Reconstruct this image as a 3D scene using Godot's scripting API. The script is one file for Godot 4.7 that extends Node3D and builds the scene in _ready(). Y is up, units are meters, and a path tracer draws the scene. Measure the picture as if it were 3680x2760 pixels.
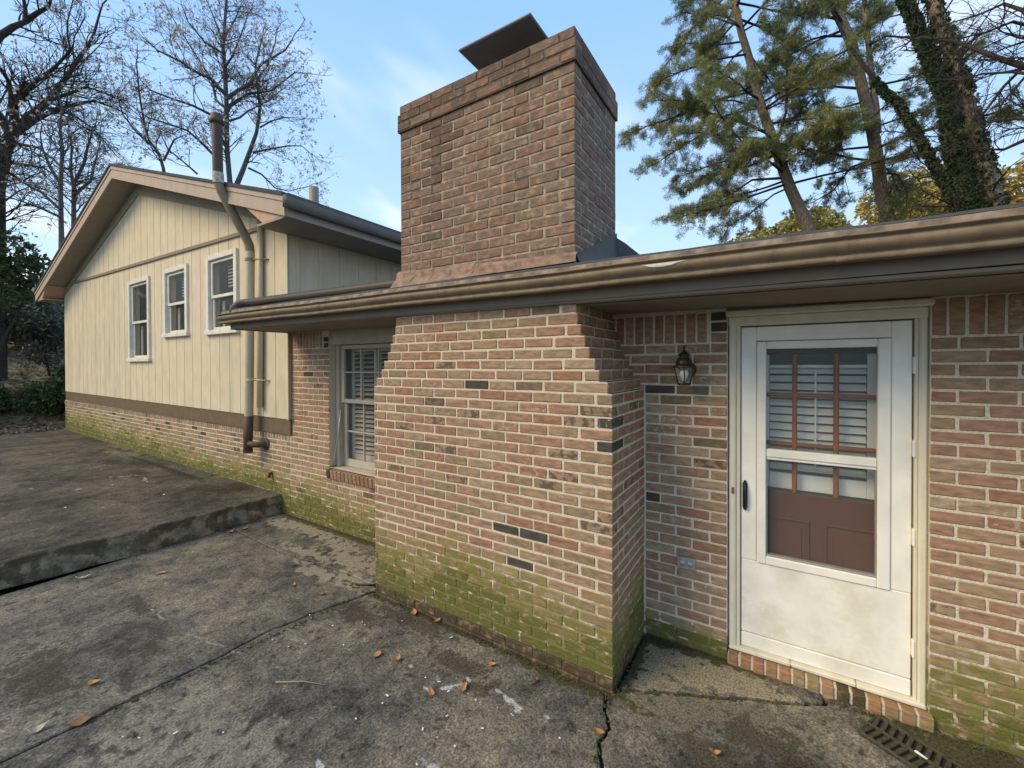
extends Node3D

const COURSE := 0.0677
const PITCH := 0.2095
const JOINT := 0.0108
const EYE := Vector3(0.8045, 1.869, 2.9186)
const WALL_JOINT := 1.938
const STACK_JOINT := 1.634

var rng := RandomNumberGenerator.new()
var M := {}
var T := {}
var brick_cache := {}
var name_count := {}

const OAK_LIMBS := [
	[0.240, 0.140, [Vector3(-20.34, 0.5, 0.39), Vector3(-20.04, 7.45, 0.39), Vector3(-20.03, 8.11, 0.28), Vector3(-20.02, 8.66, 0.21), Vector3(-20, 9.14, 0.07), Vector3(-19.99, 9.33, 0.01)]],
	[0.120, 0.030, [Vector3(-19.99, 9.33, 0.01), Vector3(-20.2, 10.12, -0.38), Vector3(-20.39, 10.92, -0.83), Vector3(-20.58, 11.98, -1.27), Vector3(-20.79, 12.82, -1.57), Vector3(-20.99, 13.66, -1.92), Vector3(-21.2, 14.4, -2.15), Vector3(-21.42, 15.55, -2.39)]],
	[0.130, 0.050, [Vector3(-20, 9.19, 0.07), Vector3(-20.03, 9.54, 0.14), Vector3(-20.06, 9.75, 0.26), Vector3(-20.1, 10.14, 0.45), Vector3(-20.12, 10.72, 0.54)]],
	[0.090, 0.030, [Vector3(-20, 9.83, 0.07), Vector3(-19.83, 10.15, 0.06), Vector3(-19.66, 10.45, 0.08), Vector3(-19.5, 10.71, 0.16), Vector3(-19.34, 10.87, 0.31), Vector3(-19.19, 10.91, 0.49)]],
	[0.080, 0.020, [Vector3(-19.99, 10.15, -0.03), Vector3(-19.43, 10.43, -0.13), Vector3(-18.86, 10.76, -0.32), Vector3(-18.27, 11.12, -0.6), Vector3(-17.68, 11.54, -0.82), Vector3(-17.17, 11.72, -0.65)]],
	[0.090, 0.015, [Vector3(-19.98, 9.36, -0.06), Vector3(-19.81, 9.84, -0.39), Vector3(-19.64, 10.23, -0.73), Vector3(-19.44, 10.61, -1.15), Vector3(-19.21, 10.97, -1.67), Vector3(-18.96, 10.88, -2.2), Vector3(-18.78, 10.7, -2.42)]],
	[0.110, 0.040, [Vector3(-20.04, 11.92, 0.38), Vector3(-19.99, 12.22, 0.25), Vector3(-19.92, 12.65, -0.01), Vector3(-19.84, 12.94, -0.25), Vector3(-19.81, 13.3, -0.25), Vector3(-19.78, 13.68, -0.21)]],
	[0.080, 0.030, [Vector3(-19.95, 13, -0.26), Vector3(-19.61, 13.26, -0.46), Vector3(-19.27, 13.46, -0.66), Vector3(-18.96, 13.66, -0.68)]],
	[0.060, 0.015, [Vector3(-20.02, 8.83, 0.18), Vector3(-19.3, 8.78, -0.03), Vector3(-18.58, 8.59, -0.29), Vector3(-17.85, 8.08, -0.5), Vector3(-17.13, 7.47, -0.67)]],
	[0.050, 0.010, [Vector3(-20.02, 8.35, 0.21), Vector3(-20.71, 8.61, -0.26), Vector3(-21.37, 8.9, -0.86), Vector3(-22.02, 8.81, -1.47), Vector3(-22.68, 8.9, -2.01)]],
	[0.050, 0.010, [Vector3(-20.03, 8.12, 0.25), Vector3(-20.19, 7.97, -0.08), Vector3(-20.33, 7.87, -0.46), Vector3(-20.46, 7.84, -0.93)]],
	[0.060, 0.015, [Vector3(-19.87, 10.7, -0.74), Vector3(-19.54, 11, -1.1), Vector3(-19.18, 11.33, -1.5), Vector3(-18.81, 11.2, -1.91), Vector3(-18.47, 10.99, -2.16)]],
	[0.050, 0.015, [Vector3(-19.91, 10.39, -0.56), Vector3(-19.78, 10.48, -0.91), Vector3(-19.62, 10.37, -1.35), Vector3(-19.48, 10.1, -1.72), Vector3(-19.34, 9.68, -2.02)]],
]
const SAPLING_LIMBS := [
	[0.070, 0.020, [Vector3(-16.88, 5.2, -0.43), Vector3(-17.07, 5.77, -0.46), Vector3(-17.26, 7.23, -0.49), Vector3(-17.43, 8.4, -0.57), Vector3(-17.63, 9.05, -0.56), Vector3(-17.81, 9.76, -0.65)]],
	[0.070, 0.020, [Vector3(-17.82, 5.43, -0.86), Vector3(-17.97, 6.5, -0.9), Vector3(-18.12, 7.6, -0.94), Vector3(-18.23, 8.36, -1.19), Vector3(-18.36, 9.21, -1.35), Vector3(-18.49, 9.76, -1.5)]],
	[0.050, 0.015, [Vector3(-17.81, 7.3, -0.88), Vector3(-18.05, 8.07, -0.86), Vector3(-18.27, 8.79, -0.94), Vector3(-18.51, 9.49, -0.92)]],
	[0.050, 0.015, [Vector3(-16.88, 7.13, -0.43), Vector3(-16.85, 7.52, -0.22), Vector3(-16.8, 8, -0.06), Vector3(-16.74, 8.34, -0.02)]],
	[0.050, 0.015, [Vector3(-17.81, 7.2, -0.89), Vector3(-17.73, 7.72, -1.23), Vector3(-17.7, 8.39, -1.34), Vector3(-17.67, 9.07, -1.46)]],
	[0.040, 0.012, [Vector3(-16.88, 6.4, -0.41), Vector3(-17.06, 6.81, -0.09), Vector3(-17.24, 7.04, 0.28), Vector3(-17.4, 7.16, 0.56)]],
	[0.040, 0.012, [Vector3(-16.88, 6.17, -0.44), Vector3(-16.66, 6.27, 0.01), Vector3(-16.42, 6.28, 0.38), Vector3(-16.18, 6.28, 0.75)]],
]
const MAPLE_LIMBS := [
	[0.150, 0.050, [Vector3(-23, 0.5, -7.53), Vector3(-23, 10.94, -7.53), Vector3(-23.03, 11.27, -7.48), Vector3(-23.06, 12.77, -7.39), Vector3(-23.07, 15.3, -7.38), Vector3(-23.09, 16.97, -7.33), Vector3(-23.11, 17.95, -7.27), Vector3(-23.08, 19.08, -7.34), Vector3(-23.05, 20.38, -7.42), Vector3(-23.06, 21.03, -7.39)]],
	[0.100, 0.030, [Vector3(-23.07, 15.39, -7.38), Vector3(-22.73, 15.91, -7.77), Vector3(-22.35, 16.46, -8.23), Vector3(-22.11, 17.05, -8.36), Vector3(-21.88, 17.38, -8.5), Vector3(-21.25, 18.37, -9.36), Vector3(-20.96, 18.9, -9.55)]],
	[0.080, 0.020, [Vector3(-23.04, 14.99, -7.44), Vector3(-23.03, 16.18, -8.39), Vector3(-22.89, 16.93, -9.52), Vector3(-22.67, 18.55, -10.71), Vector3(-22.6, 18.93, -11.56)]],
	[0.090, 0.020, [Vector3(-23.09, 15.61, -7.32), Vector3(-22.82, 15.87, -6.63), Vector3(-22.58, 15.69, -5.78), Vector3(-22.23, 15.6, -5.21), Vector3(-21.99, 15.45, -4.3), Vector3(-21.63, 15.47, -3.69)]],
	[0.070, 0.020, [Vector3(-23.11, 17.95, -7.27), Vector3(-23.28, 18.64, -7.2), Vector3(-23.46, 19.29, -7.06), Vector3(-23.67, 20.08, -6.86)]],
	[0.070, 0.020, [Vector3(-23.1, 14.94, -7.31), Vector3(-23.5, 15.3, -7.11), Vector3(-23.84, 16.41, -7.07), Vector3(-24.28, 17.25, -6.78), Vector3(-24.78, 18.47, -6.26), Vector3(-25.27, 19.67, -5.75)]],
	[0.080, 0.020, [Vector3(-23.08, 14.53, -7.34), Vector3(-23.13, 14.28, -6.66), Vector3(-23.16, 14.35, -5.98), Vector3(-23.2, 14.27, -5.22), Vector3(-23.22, 14.23, -4.43), Vector3(-23.11, 14.42, -4.06)]],
	[0.130, 0.040, [Vector3(-22.93, 10.99, -7.7), Vector3(-23, 12.1, -8.1), Vector3(-23.07, 13.24, -8.47), Vector3(-23.14, 14.4, -8.84), Vector3(-23.27, 15.92, -9.09), Vector3(-23.54, 17.45, -9.06), Vector3(-23.75, 18.48, -9.13), Vector3(-23.83, 20.03, -9.49)]],
	[0.060, 0.015, [Vector3(-22.6, 13, -8.4), Vector3(-22.46, 13.43, -9.09), Vector3(-22.18, 13.94, -10.01), Vector3(-22.01, 14.18, -10.67), Vector3(-21.91, 13.91, -11.2)]],
	[0.060, 0.015, [Vector3(-23.02, 14.33, -7.5), Vector3(-22.4, 14.4, -7.69), Vector3(-21.82, 14.61, -7.81), Vector3(-21.01, 15.14, -8.36), Vector3(-20.24, 15.77, -8.78)]],
	[0.060, 0.015, [Vector3(-22.7, 12.15, -8.2), Vector3(-22.53, 11.99, -8.78), Vector3(-22.35, 11.45, -9.36), Vector3(-22.13, 11.44, -9.97), Vector3(-21.72, 11.94, -10.87)]],
	[0.080, 0.030, [Vector3(-23.91, 10.46, -5.16), Vector3(-23.78, 11.12, -5.03), Vector3(-23.66, 11.68, -4.85), Vector3(-23.6, 12.11, -4.47), Vector3(-23.49, 12.73, -4.27), Vector3(-23.37, 13.93, -4.07), Vector3(-23.23, 14.78, -3.98)]],
	[0.060, 0.015, [Vector3(-24.08, 12.15, -4.61), Vector3(-24.23, 12.66, -4.13), Vector3(-24.33, 13.19, -3.76), Vector3(-24.37, 14.02, -3.61)]],
	[0.070, 0.020, [Vector3(-23.29, 12.43, -6.86), Vector3(-23.41, 12.85, -6.41), Vector3(-23.54, 13.23, -5.91), Vector3(-23.72, 13.28, -5.25), Vector3(-23.9, 13.28, -4.51), Vector3(-23.98, 13.53, -4.06)]],
	[0.050, 0.015, [Vector3(-23.93, 11.54, -5.09), Vector3(-23.52, 12.57, -5.37), Vector3(-23.08, 12.85, -5.74)]],
	[0.060, 0.020, [Vector3(-23.09, 16.97, -7.33), Vector3(-22.84, 17.63, -7.61), Vector3(-22.59, 18.81, -7.89), Vector3(-22.36, 19.88, -8.11)]],
	[0.060, 0.020, [Vector3(-22.52, 16.8, -8.56), Vector3(-22.46, 17.99, -9.13), Vector3(-22.5, 19.32, -9.51), Vector3(-22.64, 20.21, -9.68)]],
	[0.050, 0.015, [Vector3(-23.51, 11.27, -6.29), Vector3(-23.57, 11.65, -5.77), Vector3(-23.65, 12.04, -5.16), Vector3(-23.61, 12.61, -4.9)]],
	[0.050, 0.015, [Vector3(-23.08, 17.57, -7.37), Vector3(-22.96, 17.58, -6.42), Vector3(-22.74, 17.94, -5.67), Vector3(-22.38, 18.35, -5.29)]],
	[0.050, 0.015, [Vector3(-23.09, 18.49, -7.34), Vector3(-23.1, 19.66, -7.81), Vector3(-23.15, 20.8, -8.16)]],
	[0.050, 0.015, [Vector3(-22.47, 14.39, -8.68), Vector3(-22.19, 14.88, -9.14), Vector3(-21.87, 15.23, -9.67), Vector3(-21.6, 15.34, -10.07)]],
]
const PINE_LIMBS := [
	[0.360, 0.160, [Vector3(3.82, -0.3, -15.96), Vector3(1.63, 7.22, -16.06), Vector3(1.4, 7.81, -16.07), Vector3(1.12, 8.62, -16.08), Vector3(0.82, 9.65, -16.08), Vector3(0.58, 10.55, -16.08), Vector3(0.22, 11.77, -16.07), Vector3(-0.03, 12.83, -16.06), Vector3(-0.22, 13.88, -16.05), Vector3(-0.53, 15.13, -16.03), Vector3(-0.79, 16.52, -16.01), Vector3(-1.05, 17.78, -15.99)]],
	[0.070, 0.020, [Vector3(0.64, 10.04, -16.08), Vector3(-0.13, 10.09, -15.71), Vector3(-0.97, 9.58, -15.29), Vector3(-1.63, 9.15, -14.86)]],
	[0.100, 0.020, [Vector3(0.4, 10.87, -16.08), Vector3(-0.52, 11.47, -15.85), Vector3(-1.4, 11.89, -15.59), Vector3(-2.7, 12.7, -15.2), Vector3(-3.48, 12.77, -14.85)]],
	[0.070, 0.020, [Vector3(-0.03, 12.05, -16.06), Vector3(-0.82, 12.72, -16.41), Vector3(-2.38, 13.35, -16.62), Vector3(-3.63, 13.52, -16.79)]],
	[0.080, 0.020, [Vector3(0.88, 9.02, -16.08), Vector3(-0.15, 9.18, -16.06), Vector3(-0.91, 8.76, -16.02), Vector3(-2.12, 8.45, -15.88), Vector3(-2.95, 8.27, -15.74)]],
	[0.060, 0.020, [Vector3(0.46, 10.72, -16.08), Vector3(-0.15, 10.04, -16.07), Vector3(-0.53, 9.63, -16.06)]],
	[0.070, 0.020, [Vector3(-0.03, 12.69, -16.06), Vector3(-1.43, 12.6, -15.82), Vector3(-2.75, 12.26, -15.48), Vector3(-3.98, 11.98, -15.06), Vector3(-4.51, 11.7, -14.77)]],
	[0.070, 0.020, [Vector3(0.03, 11.96, -16.07), Vector3(-1.02, 11.86, -15.75), Vector3(-2.04, 11.12, -15.38), Vector3(-3.07, 10.48, -14.94), Vector3(-3.63, 10.02, -14.56)]],
	[0.070, 0.020, [Vector3(-0.41, 14.73, -16.04), Vector3(-1.55, 15.54, -16.81), Vector3(-2.91, 16.6, -17.48)]],
	[0.070, 0.020, [Vector3(-0.28, 14.19, -16.05), Vector3(-1.34, 13.81, -15.13), Vector3(-2.49, 13.15, -14.11), Vector3(-3.07, 12.45, -13.14)]],
	[0.090, 0.030, [Vector3(0.76, 10.63, -16.08), Vector3(0.99, 11.52, -16.08), Vector3(1.02, 13.15, -16.08), Vector3(0.82, 13.47, -16.08), Vector3(0.28, 14.06, -16.07)]],
	[0.060, 0.020, [Vector3(-0.53, 15.35, -16.03), Vector3(-1.41, 15.84, -15.69), Vector3(-2.57, 16.26, -15.24)]],
	[0.060, 0.020, [Vector3(-0.66, 16.04, -16.02), Vector3(-1.69, 17.45, -16.83), Vector3(-2.84, 18.93, -17.56)]],
	[0.060, 0.020, [Vector3(1.12, 8.62, -16.08), Vector3(0.59, 8.41, -15.95), Vector3(-0.13, 7.82, -15.79), Vector3(-1, 7.35, -15.59)]],
	[0.060, 0.020, [Vector3(0.94, 9.9, -16.08), Vector3(1.41, 10.44, -16.51), Vector3(1.72, 10.96, -16.93)]],
	[0.060, 0.020, [Vector3(0.22, 11.77, -16.07), Vector3(0.82, 11.98, -16.19), Vector3(1.4, 12.8, -16.3)]],
	[0.060, 0.020, [Vector3(-0.53, 15.13, -16.03), Vector3(0.1, 15.13, -15.81), Vector3(0.47, 14.67, -15.56)]],
]
const TALL_PINE_LIMBS := [
	[0.360, 0.200, [Vector3(5.29, -0.3, -16.69), Vector3(4.17, 6.78, -16.8), Vector3(4.07, 7.25, -16.81), Vector3(3.92, 8.13, -16.84), Vector3(3.82, 9.2, -16.85), Vector3(3.67, 10.42, -16.88), Vector3(3.52, 11.27, -16.9), Vector3(3.31, 12.48, -16.92), Vector3(3.05, 13.93, -16.96), Vector3(2.72, 14.96, -16.99), Vector3(2.56, 15.72, -17), Vector3(2.34, 16.86, -17.02)]],
	[0.180, 0.100, [Vector3(3.82, 10.24, -16.85), Vector3(3.78, 11.2, -16.93), Vector3(3.68, 12.26, -17.01), Vector3(3.54, 14.16, -17.11), Vector3(3.49, 15.02, -17.18), Vector3(3.45, 16.17, -17.26)]],
	[0.080, 0.020, [Vector3(3.77, 9.34, -16.86), Vector3(3.09, 9.33, -17.2), Vector3(2.57, 8.66, -17.5), Vector3(1.88, 8.41, -17.79)]],
	[0.070, 0.020, [Vector3(3.92, 8.78, -16.84), Vector3(4.35, 8.57, -16.74), Vector3(4.58, 7.93, -16.67), Vector3(4.57, 7.29, -16.65)]],
	[0.070, 0.020, [Vector3(3.62, 10.97, -16.88), Vector3(3.01, 10.61, -16.59), Vector3(2.46, 9.71, -16.27), Vector3(1.62, 9.26, -15.95)]],
	[0.080, 0.020, [Vector3(3.21, 12.12, -16.94), Vector3(2.53, 12.57, -17.2), Vector3(1.68, 12.86, -17.44), Vector3(1.26, 13.05, -17.64)]],
	[0.080, 0.020, [Vector3(2.89, 14.2, -16.97), Vector3(2.19, 14.18, -16.51), Vector3(1.39, 13.92, -16.02), Vector3(1.04, 13.53, -15.51)]],
	[0.090, 0.030, [Vector3(2.78, 14.86, -16.98), Vector3(2.25, 15.44, -17.29), Vector3(1.68, 16.25, -17.58), Vector3(1.07, 17.17, -17.85)]],
	[0.070, 0.020, [Vector3(3.52, 11.53, -16.9), Vector3(2.8, 11.59, -17.07), Vector3(1.96, 12.08, -17.23), Vector3(1.44, 11.89, -17.34)]],
	[0.070, 0.020, [Vector3(3.56, 13.54, -16.89), Vector3(4.04, 13.57, -16.73), Vector3(4.71, 13.09, -16.53), Vector3(5.13, 12.87, -16.36)]],
	[0.060, 0.020, [Vector3(3.66, 12.19, -16.88), Vector3(4.4, 11.75, -17.36), Vector3(5.08, 12.04, -17.84)]],
	[0.060, 0.020, [Vector3(3.82, 10.5, -16.85), Vector3(4.28, 10.27, -16.16), Vector3(4.68, 9.91, -15.45)]],
	[0.070, 0.020, [Vector3(3.1, 13.7, -16.95), Vector3(2.38, 13.42, -16.8), Vector3(1.64, 13.25, -16.63)]],
	[0.060, 0.020, [Vector3(3.51, 14.36, -16.9), Vector3(4, 14.76, -17.13), Vector3(4.14, 15.36, -17.4)]],
	[0.060, 0.020, [Vector3(2.72, 15.02, -16.99), Vector3(2.09, 15.56, -16.68), Vector3(1.4, 15.36, -16.36)]],
]
const IVY_TRUNK_A := [
	[0.220, 0.130, [Vector3(6.43, -0.3, -13.25), Vector3(5.34, 6.04, -13.47), Vector3(5.24, 6.47, -13.49), Vector3(5, 7.55, -13.56), Vector3(4.89, 8.6, -13.58), Vector3(4.75, 9.58, -13.62), Vector3(4.49, 10.68, -13.68), Vector3(4.23, 11.71, -13.73), Vector3(3.96, 12.71, -13.79), Vector3(3.76, 13.47, -13.82)]],
]
const IVY_TRUNK_B := [
	[0.280, 0.160, [Vector3(6.65, -0.3, -13.7), Vector3(5.89, 6.04, -13.83), Vector3(5.83, 6.41, -13.84), Vector3(5.56, 7.8, -13.92), Vector3(5.36, 9.06, -13.98), Vector3(5.18, 10.12, -14.03), Vector3(4.97, 11.22, -14.08), Vector3(4.75, 12.08, -14.13), Vector3(4.63, 12.68, -14.16), Vector3(4.52, 13.39, -14.18)]],
]
const IVY_TRUNK_C := [
	[0.150, 0.090, [Vector3(7.05, -0.3, -14.09), Vector3(5.36, 6.35, -14.5), Vector3(4.99, 7.43, -14.59), Vector3(4.68, 8.35, -14.66), Vector3(4.36, 9.2, -14.73), Vector3(4.03, 10.12, -14.79), Vector3(3.69, 10.61, -14.85), Vector3(3.42, 11.2, -14.89)]],
]
const HARDWOOD_LIMBS := [
	[0.195, 0.130, [Vector3(6.5, -0.2, -11.15), Vector3(6.3, 4, -11.15), Vector3(6, 8.12, -11.15), Vector3(5.9, 12.12, -11.15)]],
	[0.072, 0.033, [Vector3(6, 8.12, -11.15), Vector3(5.61, 8.75, -11.5), Vector3(5.26, 9.28, -11.81), Vector3(4.97, 9.8, -12.1), Vector3(4.69, 10.28, -12.38), Vector3(4.3, 10.72, -12.68)]],
	[0.052, 0.013, [Vector3(5.76, 8.33, -11.24), Vector3(5.58, 8.71, -11.42), Vector3(5.33, 8.46, -11.62), Vector3(5.03, 7.97, -11.82), Vector3(4.91, 7.9, -11.97)]],
	[0.052, 0.013, [Vector3(5.88, 8.74, -11.2), Vector3(5.59, 10.01, -11.46), Vector3(5.34, 10.46, -11.7), Vector3(5, 10.54, -11.97), Vector3(4.55, 10.71, -12.24)]],
	[0.039, 0.013, [Vector3(5.76, 9.38, -11.24), Vector3(5.31, 9.66, -11.14), Vector3(4.85, 9.54, -11.04), Vector3(4.41, 9.52, -10.93)]],
	[0.039, 0.013, [Vector3(5.81, 8.3, -11.22), Vector3(5.43, 8.69, -11.5), Vector3(5.01, 8.96, -11.78), Vector3(4.72, 9.06, -12)]],
	[0.046, 0.013, [Vector3(5.84, 7.33, -11.21), Vector3(5.46, 7.63, -11.58), Vector3(5.12, 7.82, -11.93), Vector3(4.95, 8.11, -12.22)]],
	[0.058, 0.019, [Vector3(5.87, 6.84, -11.2), Vector3(5.53, 6.95, -11.25), Vector3(5.23, 6.84, -11.28), Vector3(4.91, 6.94, -11.3)]],
	[0.033, 0.010, [Vector3(5.62, 8.49, -11.29), Vector3(5.28, 8.04, -11.45), Vector3(5.08, 7.57, -11.57)]],
	[0.033, 0.010, [Vector3(5.76, 9.22, -11.24), Vector3(5.54, 9.22, -11.3), Vector3(5.25, 9.23, -11.38), Vector3(4.92, 9.15, -11.46)]],
]


# ---------------------------------------------------------------- helpers
func begin(smooth := false) -> SurfaceTool:
	var st := SurfaceTool.new()
	st.begin(Mesh.PRIMITIVE_TRIANGLES)
	st.set_smooth_group(0 if smooth else -1)
	return st


func tri(st: SurfaceTool, a: Vector3, b: Vector3, c: Vector3, out: Vector3) -> void:
	if (a - c).cross(a - b).dot(out) < 0.0:
		var t := b
		b = c
		c = t
	st.add_vertex(a)
	st.add_vertex(b)
	st.add_vertex(c)


func quad(st: SurfaceTool, a: Vector3, b: Vector3, c: Vector3, d: Vector3, out: Vector3) -> void:
	tri(st, a, b, c, out)
	tri(st, a, c, d, out)


func box(st: SurfaceTool, lo: Vector3, hi: Vector3) -> void:
	var p := [Vector3(lo.x, lo.y, lo.z), Vector3(hi.x, lo.y, lo.z), Vector3(hi.x, hi.y, lo.z), Vector3(lo.x, hi.y, lo.z), Vector3(lo.x, lo.y, hi.z), Vector3(hi.x, lo.y, hi.z), Vector3(hi.x, hi.y, hi.z), Vector3(lo.x, hi.y, hi.z)]
	quad(st, p[0], p[1], p[2], p[3], Vector3.FORWARD)
	quad(st, p[4], p[5], p[6], p[7], Vector3.BACK)
	quad(st, p[0], p[3], p[7], p[4], Vector3.LEFT)
	quad(st, p[1], p[2], p[6], p[5], Vector3.RIGHT)
	quad(st, p[3], p[2], p[6], p[7], Vector3.UP)
	quad(st, p[0], p[1], p[5], p[4], Vector3.DOWN)


# a box with chamfered edges; jitter moves each corner a little
func soft_box(st: SurfaceTool, lo: Vector3, hi: Vector3, c := 0.004, jitter := 0.0) -> void:
	var mid := (lo + hi) * 0.5
	var h := (hi - lo) * 0.5
	c = minf(c, minf(h.x, minf(h.y, h.z)) * 0.8)
	var v := {}
	for sx in [-1, 1]:
		for sy in [-1, 1]:
			for sz in [-1, 1]:
				var j := Vector3(rng.randf_range(-1, 1), rng.randf_range(-1, 1), rng.randf_range(-1, 1)) * jitter
				var s := Vector3(sx, sy, sz)
				v[Vector3i(sx, sy, sz)] = [mid + j + s * (h - Vector3(0, c, c)), mid + j + s * (h - Vector3(c, 0, c)), mid + j + s * (h - Vector3(c, c, 0))]
	for axis in 3:
		for s in [-1, 1]:
			var q := []
			for uv in [[-1, -1], [1, -1], [1, 1], [-1, 1]]:
				var k := Vector3i.ZERO
				k[axis] = s
				k[(axis + 1) % 3] = uv[0]
				k[(axis + 2) % 3] = uv[1]
				q.append(v[k][axis])
			var o := Vector3.ZERO
			o[axis] = s
			quad(st, q[0], q[1], q[2], q[3], o)
	for axis in 3:
		var b := (axis + 1) % 3
		var d := (axis + 2) % 3
		for s in [-1, 1]:
			for t in [-1, 1]:
				var k0 := Vector3i.ZERO
				k0[axis] = -1
				k0[b] = s
				k0[d] = t
				var k1 := k0
				k1[axis] = 1
				var o := Vector3.ZERO
				o[b] = s
				o[d] = t
				quad(st, v[k0][b], v[k1][b], v[k1][d], v[k0][d], o)
	for k in v:
		tri(st, v[k][0], v[k][1], v[k][2], Vector3(k))


# a convex outline in x and y, drawn out along z
func prism(st: SurfaceTool, pts: Array, z0: float, z1: float) -> void:
	var c := Vector2.ZERO
	for p in pts:
		c += p / pts.size()
	for i in pts.size():
		var a: Vector2 = pts[i]
		var b: Vector2 = pts[(i + 1) % pts.size()]
		if a.distance_to(b) < 1e-5:
			continue
		var o := (a + b) * 0.5 - c
		quad(st, Vector3(a.x, a.y, z0), Vector3(b.x, b.y, z0), Vector3(b.x, b.y, z1), Vector3(a.x, a.y, z1), Vector3(o.x, o.y, 0))
		if i > 0 and i < pts.size() - 1:
			tri(st, Vector3(pts[0].x, pts[0].y, z0), Vector3(a.x, a.y, z0), Vector3(b.x, b.y, z0), Vector3.FORWARD)
			tri(st, Vector3(pts[0].x, pts[0].y, z1), Vector3(a.x, a.y, z1), Vector3(b.x, b.y, z1), Vector3.BACK)


# an open outline in z and y swept along x with a fall of `fall` per metre
func sweep_x(st: SurfaceTool, outline: Array, x0: float, x1: float, fall := 0.0, n := 1, wobble := 0.0) -> void:
	for k in n:
		var xa := lerpf(x0, x1, float(k) / n)
		var xb := lerpf(x0, x1, float(k + 1) / n)
		var wa := sin(xa * 3.1) * wobble + sin(xa * 7.7 + 1.0) * wobble * 0.5
		var wb := sin(xb * 3.1) * wobble + sin(xb * 7.7 + 1.0) * wobble * 0.5
		for i in outline.size() - 1:
			var a: Vector2 = outline[i]
			var b: Vector2 = outline[i + 1]
			var o := Vector3(0, -(b.x - a.x), b.y - a.y)
			quad(st, Vector3(xa, a.y + fall * xa + wa, a.x + wa), Vector3(xb, a.y + fall * xb + wb, a.x + wb), Vector3(xb, b.y + fall * xb + wb, b.x + wb), Vector3(xa, b.y + fall * xa + wa, b.x + wa), o if o.length() > 0 else Vector3.BACK)


func tube(st: SurfaceTool, pts: Array, r0: float, r1: float, sides := 6, cap := false) -> void:
	var n := pts.size()
	var rings := []
	var side := Vector3.ZERO
	for i in n:
		var d: Vector3 = (pts[mini(i + 1, n - 1)] - pts[maxi(i - 1, 0)]).normalized()
		if side == Vector3.ZERO:
			side = d.cross(Vector3.UP if absf(d.y) < 0.9 else Vector3.RIGHT).normalized()
		side = (side - d * side.dot(d)).normalized()
		var up := d.cross(side)
		var ring := []
		var r := lerpf(r0, r1, float(i) / maxi(1, n - 1))
		for k in sides:
			var a := TAU * k / sides
			ring.append(pts[i] + (side * cos(a) + up * sin(a)) * r)
		rings.append(ring)
	for i in n - 1:
		for k in sides:
			var l := (k + 1) % sides
			var o: Vector3 = (rings[i][k] + rings[i][l]) * 0.5 - pts[i]
			quad(st, rings[i][k], rings[i][l], rings[i + 1][l], rings[i + 1][k], o)
	if cap:
		for e in [0, n - 1]:
			var o: Vector3 = pts[e] - pts[1 if e == 0 else n - 2]
			for k in range(1, sides - 1):
				tri(st, rings[e][0], rings[e][k], rings[e][k + 1], o)


# outline of radius and height turned round the y axis
func lathe(st: SurfaceTool, at: Vector3, outline: Array, sides := 16) -> void:
	for i in outline.size() - 1:
		var a: Vector2 = outline[i]
		var b: Vector2 = outline[i + 1]
		for k in sides:
			var u := Vector3(cos(TAU * k / sides), 0, sin(TAU * k / sides))
			var v := Vector3(cos(TAU * (k + 1) / sides), 0, sin(TAU * (k + 1) / sides))
			var o := (u + v) * (b.y - a.y) * 0.5 + Vector3.UP * (a.x - b.x)
			if o.length() < 1e-6:
				continue
			quad(st, at + u * a.x + Vector3.UP * a.y, at + v * a.x + Vector3.UP * a.y, at + v * b.x + Vector3.UP * b.y, at + u * b.x + Vector3.UP * b.y, o)


func numbered(called: String) -> String:
	var n: int = name_count.get(called, 0)
	name_count[called] = n + 1
	return called if n == 0 else "%s_%03d" % [called, n]


func put(called: String, st: SurfaceTool, m: Material, parent: Node = self) -> MeshInstance3D:
	st.generate_normals()
	var o := MeshInstance3D.new()
	o.mesh = st.commit()
	o.mesh.surface_set_material(0, m)
	o.name = numbered(called) if parent == self else called
	parent.add_child(o, true)
	return o


func thing(called: String, label: String, category: String, group := "") -> Node3D:
	var o := Node3D.new()
	o.name = numbered(called)
	add_child(o)
	return tag(o, label, category, group)


func tag(o: Node, label: String, category: String, group := "") -> Node:
	o.set_meta("label", label)
	o.set_meta("category", category)
	if group:
		o.set_meta("group", group)
	return o


func setting(o: Node, label := "") -> Node:
	o.set_meta("kind", "structure")
	if label:
		o.set_meta("label", label)
	return o


func bulk(o: Node) -> Node:
	o.set_meta("kind", "stuff")
	return o


# ---------------------------------------------------------------- textures and materials
func noise(freq: float, octaves := 4, kind := FastNoiseLite.TYPE_SIMPLEX_SMOOTH, number := 1) -> FastNoiseLite:
	var n := FastNoiseLite.new()
	n.seed = number
	n.noise_type = kind
	n.frequency = freq
	n.fractal_octaves = octaves
	return n


func srgb_byte(v: float) -> int:
	v = clampf(v, 0.0, 1.0)
	return int(round(255.0 * (v * 12.92 if v <= 0.0031308 else 1.055 * pow(v, 1.0 / 2.4) - 0.055)))


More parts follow.
